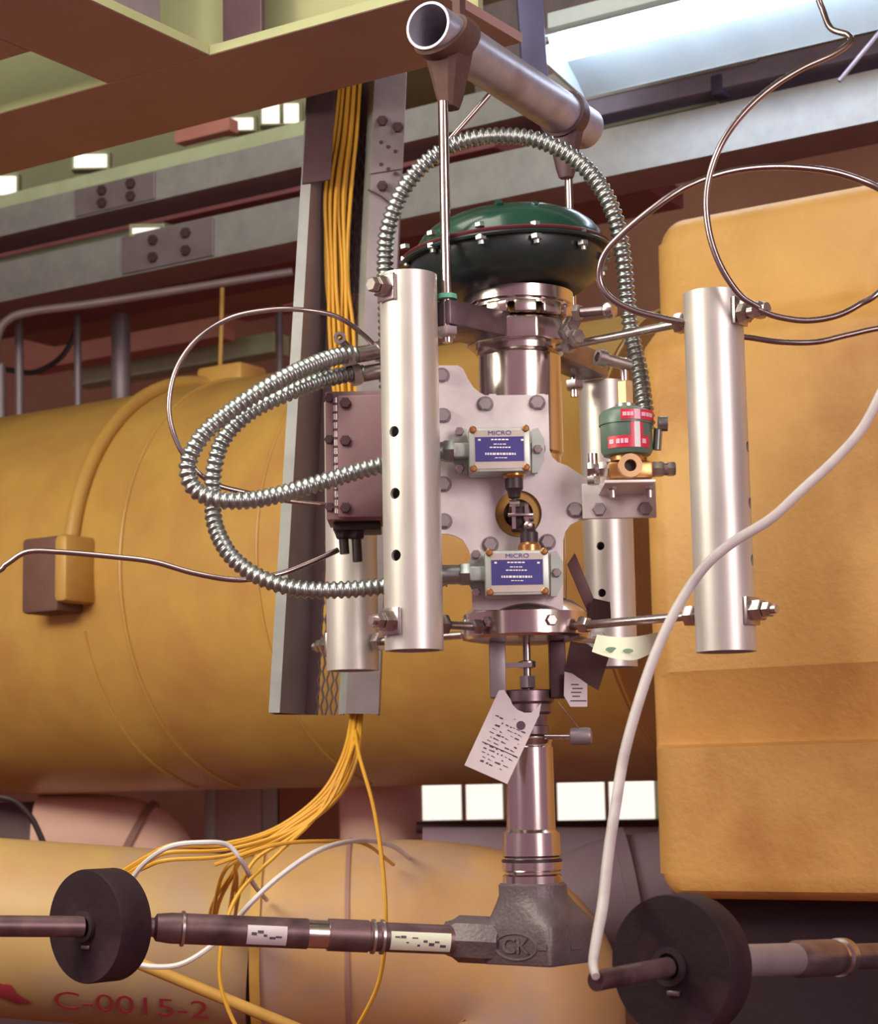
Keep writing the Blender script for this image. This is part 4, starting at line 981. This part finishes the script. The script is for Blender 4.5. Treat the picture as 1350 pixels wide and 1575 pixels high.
# white hose crossing the picture in front
b = nb(); sweep(b, spline([P(1500, 60, 2.75), P(1440, 300, 2.73), P(1395, 500, 2.72), P(1370, 572, 2.72), P(1352, 610, 2.72), P(1325, 660, 2.71), P(1285, 706, 2.7), P(1235, 752, 2.69), P(1185, 798, 2.68), P(1130, 832, 2.67), P(1085, 870, 2.66), P(1045, 928, 2.65), P(1010, 1000, 2.63), P(982, 1080, 2.6), P(960, 1160, 2.57), P(948, 1230, 2.54), P(936, 1310, 2.5), P(927, 1390, 2.46), P(918, 1440, 2.42), P(912, 1480, 2.36), P(916, 1502, 2.335)], 9), lambda i, n: (8 - 2.6 * max(0, i / n - .86) / .14) * mpp(2.65), 14)
tag(obj('white_hose', b, 'hose_white'), 'long white hose sweeping down in front of the right tube', 'hose')

# ---------------------------------------------------------------- shaft, counterweights
ND = Vector((-.64, -.77, 0)).normalized()
def weight(fc, r, th, label, keyline):
    w_ = root('counterweight', fc - Z * r - ND * th / 2, label, 'weight', 'round black counterweights')
    b = nb(); lathe(b, fc, -ND, [(0.0001, 0), (r * .16, 0), (r * .985, 0), (r, .003), (r, th - .003), (r * .985, th), (0.0001, th)], 72, cap0=False, cap1=False); d_ = obj('disc', b, 'rubber', w_, smooth=30)
    b = nb(); tube(b, fc + ND * .0005, fc + ND * .006, r * .27, r * .19, 30); obj('hub_ring', b, 'black_part', w_)
    e_ = Vector((-ND.y, ND.x, 0)); e_ = e_ if e_.x > 0 else -e_
    b = nb(); box(b, fc + ND * .0025 + e_ * r * .06 - Z * r * .36, e_, Z, ND, r * .2, r * .07, .004); obj('key_slot', b, 'worn_steel', w_, bevel=.001)
    return w_
fc = P(130, 1425, 3.06); wl = weight(fc, .0855, .06, 'round black counterweight at the left end of the shaft', 0)
b = nb(); a = fc + ND * .004; e = P(-320, 1422, 2.86); cyl(b, a, e, 16 * mpp(3.0), seg=24); obj('lever_rod', b, 'rust_steel', wl)
s0 = P(228, 1426, 3.12); s1 = P(704, 1446, 3.235); sa = (s1 - s0).normalized(); sl_ = (s1 - s0).length
def sp_(px): return (px - 228) / 476 * sl_
k3 = mpp(3.18)
shaft = root('shaft_pipe', s0 - Z * .03, 'dull steel shaft pipe between the left counterweight and valve body', 'pipe')
b = nb(); lathe(b, s0, sa, [(14 * k3, -.03), (14 * k3, sp_(236)), (20 * k3, sp_(240)), (22.5 * k3, sp_(262)), (22.5 * k3, sp_(372)), (22.5 * k3, sp_(468))], 36); obj('pipe_section', b, 'rust_steel', shaft)
b = nb(); lathe(b, s0, sa, [(21 * k3, sp_(466)), (21 * k3, sp_(502))], 36); obj('bright_sleeve', b, 'polished', shaft)
b = nb(); lathe(b, s0, sa, [(24 * k3, sp_(500)), (24 * k3, sp_(562)), (22 * k3, sp_(563)), (22 * k3, sp_(700))], 36); obj('pipe_section', b, 'rust_steel', shaft)
for x_ in (275, 566, 580):
    b = nb(); lathe(b, s0, sa, [(22 * k3, sp_(x_)), (26 * k3, sp_(x_) + .002), (26 * k3, sp_(x_ + 6)), (22 * k3, sp_(x_ + 6) + .002)], 36); obj('collar', b, 'steel', shaft)
for x_, w__, rr_, m_ in ((374, 60, 22.6, 'paper'), (594, 94, 22.2, 'paper_green')):
    b = nb(); arc_patch(b, s0, sa, rr_ * k3, sp_(x_), sp_(x_ + w__), D2(-28), D2(48), ref=-Yv); t_ = obj('tape_label', b, m_, shaft, label='pale tape label')
    b = nb(); rr = random.Random(x_)
    for i in range(9 if x_ > 500 else 5):
        a0 = rr.uniform(-14, 22); h0 = sp_(x_ + 6 + i * (w__ - 14) / (9 if x_ > 500 else 5))
        arc_patch(b, s0, sa, rr_ * k3 + .0009, h0, h0 + .004 + rr.uniform(0, .006), D2(a0), D2(a0 + rr.uniform(4, 12)), .0004, 4, ref=-Yv)
    obj('handwriting', b, 'ink', t_)
fc2 = P(1030, 1487, 2.46); wr = weight(fc2, .0865, .05, 'large round black counterweight at lower right under the casing', 0)
b = nb(); cyl(b, fc2 + ND * .004, fc2 + ND * .155 - Z * .004, 15 * mpp(2.4), seg=24); obj('lever_rod', b, 'rust_steel', wr)
pb = fc2 - ND * .05; pe = P(1400, 1468, 2.98); pe2 = P(1700, 1455, 3.4); pa = (pe - pb).normalized(); pn = (pe - pb).length
sr = root('shaft_pipe', pb - Z * .03, 'steel pipe leaving the right counterweight towards the right edge', 'pipe')
b = nb(); lathe(b, pb, pa, [(.021, 0), (.0215, .02), (.0215, pn * .60)], 30); obj('pipe_section', b, 'galv_mauve', sr)
b = nb(); lathe(b, pb, pa, [(.022, pn * .42), (.025, pn * .44), (.025, pn * .60), (.022, pn * .62)], 30); obj('coupling', b, 'worn_steel', sr)
b = nb(); lathe(b, pb, pa, [(.0235, pn * .56), (.0235, pn * .635)], 30); obj('bright_sleeve', b, 'polished', sr)
b = nb(); lathe(b, pb, pa, [(.018, pn * .6), (.018, pn * 1.9)], 30); obj('pipe_section', b, 'worn_steel', sr)
b = nb(); lathe(b, pb, pa, [(.0265, pn * .63), (.0265, pn * .655)], 30); obj('collar', b, 'steel', sr)

# ---------------------------------------------------------------- tags and small levers
def tagsheet(name, px_pts, Yd, m_, label, th=.0008, bend=0.0, cat='tag'):
    cx = sum(p[0] for p in px_pts) / len(px_pts)
    b = nb(); prism(b, [P(x_, y_, Yd + bend * ((x_ - cx) / 40) ** 2) for x_, y_ in px_pts], (0, th, 0))
    return tag(obj(name, b, m_, smooth=30), label, cat)
arc = [(784 + 1, 1076), (788, 1084), (796, 1092), (806, 1096), (816, 1096), (824, 1091), (832, 1081)]
t_ = tagsheet('paper_tag', [(767, 1062), (775, 1061)] + arc + [(829, 1100), (780, 1206), (714, 1177)], 3.13, 'paper', 'white paper tag with handwriting tied to the valve stem')
b = nb(); rr = random.Random(11)
ux, uy = Vector((66, 29)).normalized(), Vector((-46, 115)).normalized()       # along and down the tag in pixels
o2 = Vector((767, 1066))
for row in range(13):
    dn = 26 + row * 6.6; n_ = 4 if row < 5 else 6
    x_ = 8 + rr.uniform(0, 5)
    while x_ < 58:
        w_ = rr.uniform(2, 9)
        if rr.random() < (.5 if row < 6 else .8):
            h_ = rr.uniform(1.2, 2.6)
            q4 = [o2 + ux * x_ + uy * dn, o2 + ux * (x_ + w_) + uy * (dn + rr.uniform(-1.5, 1.5)), o2 + ux * (x_ + w_) + uy * (dn + h_), o2 + ux * x_ + uy * (dn + h_)]
            prism(b, [P(p.x, p.y, 3.1295) for p in q4], (0, .0004, 0))
        x_ += w_ + rr.uniform(1.5, 5)
c_ = o2 + ux * 50 + uy * 32
prism(b, [P(c_.x + 7 * math.cos(t), c_.y + 7 * math.sin(t), 3.1295) for t in [i * math.pi / 8 for i in range(16)]], (0, .0004, 0))
prism(b, [P(p.x, p.y, 3.1295) for p in (o2 + ux * 4 + uy * 78, o2 + ux * 62 + uy * 78, o2 + ux * 62 + uy * 79.4, o2 + ux * 4 + uy * 79.4)], (0, .0004, 0))
obj('handwriting', b, 'ink', t_)
t_ = tagsheet('small_tag', [(868, 1033), (880, 1036), (903, 1052), (903, 1087), (877, 1087), (867, 1070)], 3.18, 'paper', 'small white printed tag hanging right of the yoke')
b = nb()
for i, (y_, x0, x1) in enumerate(((1052, 878, 890), (1058, 880, 896), (1064, 878, 894), (1070, 880, 892), (1077, 877, 902))):
    prism(b, [P(x0, y_, 3.1796), P(x1, y_, 3.1796), P(x1, y_ + 1.8, 3.1796), P(x0, y_ + 1.8, 3.1796)], (0, .0004, 0))
obj('print', b, 'ink', t_)
tagsheet('brown_tag', [(877, 986), (902, 990), (936, 1012), (920, 1062), (868, 1032)], 3.195, 'tag_brown', 'dark brown tag hanging right of the yoke')
tagsheet('dark_tag', [(912, 920), (938, 926), (940, 958), (915, 962), (902, 946)], 3.26, 'tag_brown', 'small dark tag above the right tie rod')
b = nb(); rings = []
for i in range(13):
    f_ = i / 12; x_ = 914 + 94 * f_
    yt = 976 + 6 * math.sin(math.pi * f_) - 4 * f_; yb = (1004 - 6 * (1 - f_) + 14 * math.sin(math.pi * (f_ * .75 + .1)) - 30 * max(0, f_ - .7))
    yy = 3.11 - .03 * math.sin(math.pi * f_)
    rings.append([P(x_ + 4, yt, yy), P(x_ - 4 * (1 - f_), yb, yy - .01), P(x_ - 4 * (1 - f_), yb, yy - .009), P(x_ + 4, yt, yy + .001)])
skin_rings(b, rings); t_ = tag(obj('curled_tag', b, 'paper_green'), 'curled greenish white tag hanging from the right tie rod', 'tag')
b = nb(); pts = [(940 + 9 * math.cos(t), 999 + 4 * math.sin(t)) for t in [i * math.pi / 8 for i in range(16)]]; prism(b, [P(x_, y_, 3.078) for x_, y_ in pts], (0, .0006, 0))
pts = [(966 + 8 * math.cos(t), 1001 + 3.5 * math.sin(t)) for t in [i * math.pi / 8 for i in range(16)]]; prism(b, [P(x_, y_, 3.069) for x_, y_ in pts], (0, .0006, 0)); obj('stamp', b, 'ink_green', t_)
b = nb(); prism(b, [P(x_, y_, 3.28) for x_, y_ in ((872, 868), (884, 850), (915, 925), (905, 945))], (0, .006, 0)); tag(obj('strap_strip', b, 'brown_box', bevel=.001), 'brown slanting strip behind the lower switch', 'strip')
lv = root('bleed_plug', P(880, 1148, 3.19), 'small steel bleed plug with a round end on the valve neck', 'plug')
b = nb(); cyl(b, P(838, 1133, 3.2), P(878, 1133, 3.19), .0045, seg=12); obj('pin', b, 'steel', lv)
b = nb(); lathe(b, P(876, 1133, 3.19), P(912, 1132, 3.185) - P(876, 1133, 3.19), [(.008, 0), (.0135, .002), (.014, .006), (.014, .030), (.0125, .034), (.006, .036)], 20); obj('plug_head', b, 'galv_mauve', lv)
b = nb(); sweep(b, spline([P(858, 1080, 3.17), P(872, 1098, 3.17), P(888, 1118, 3.18), P(890, 1124, 3.185)]), .0012, 6); obj('tie_wire', b, 'steel', lv)
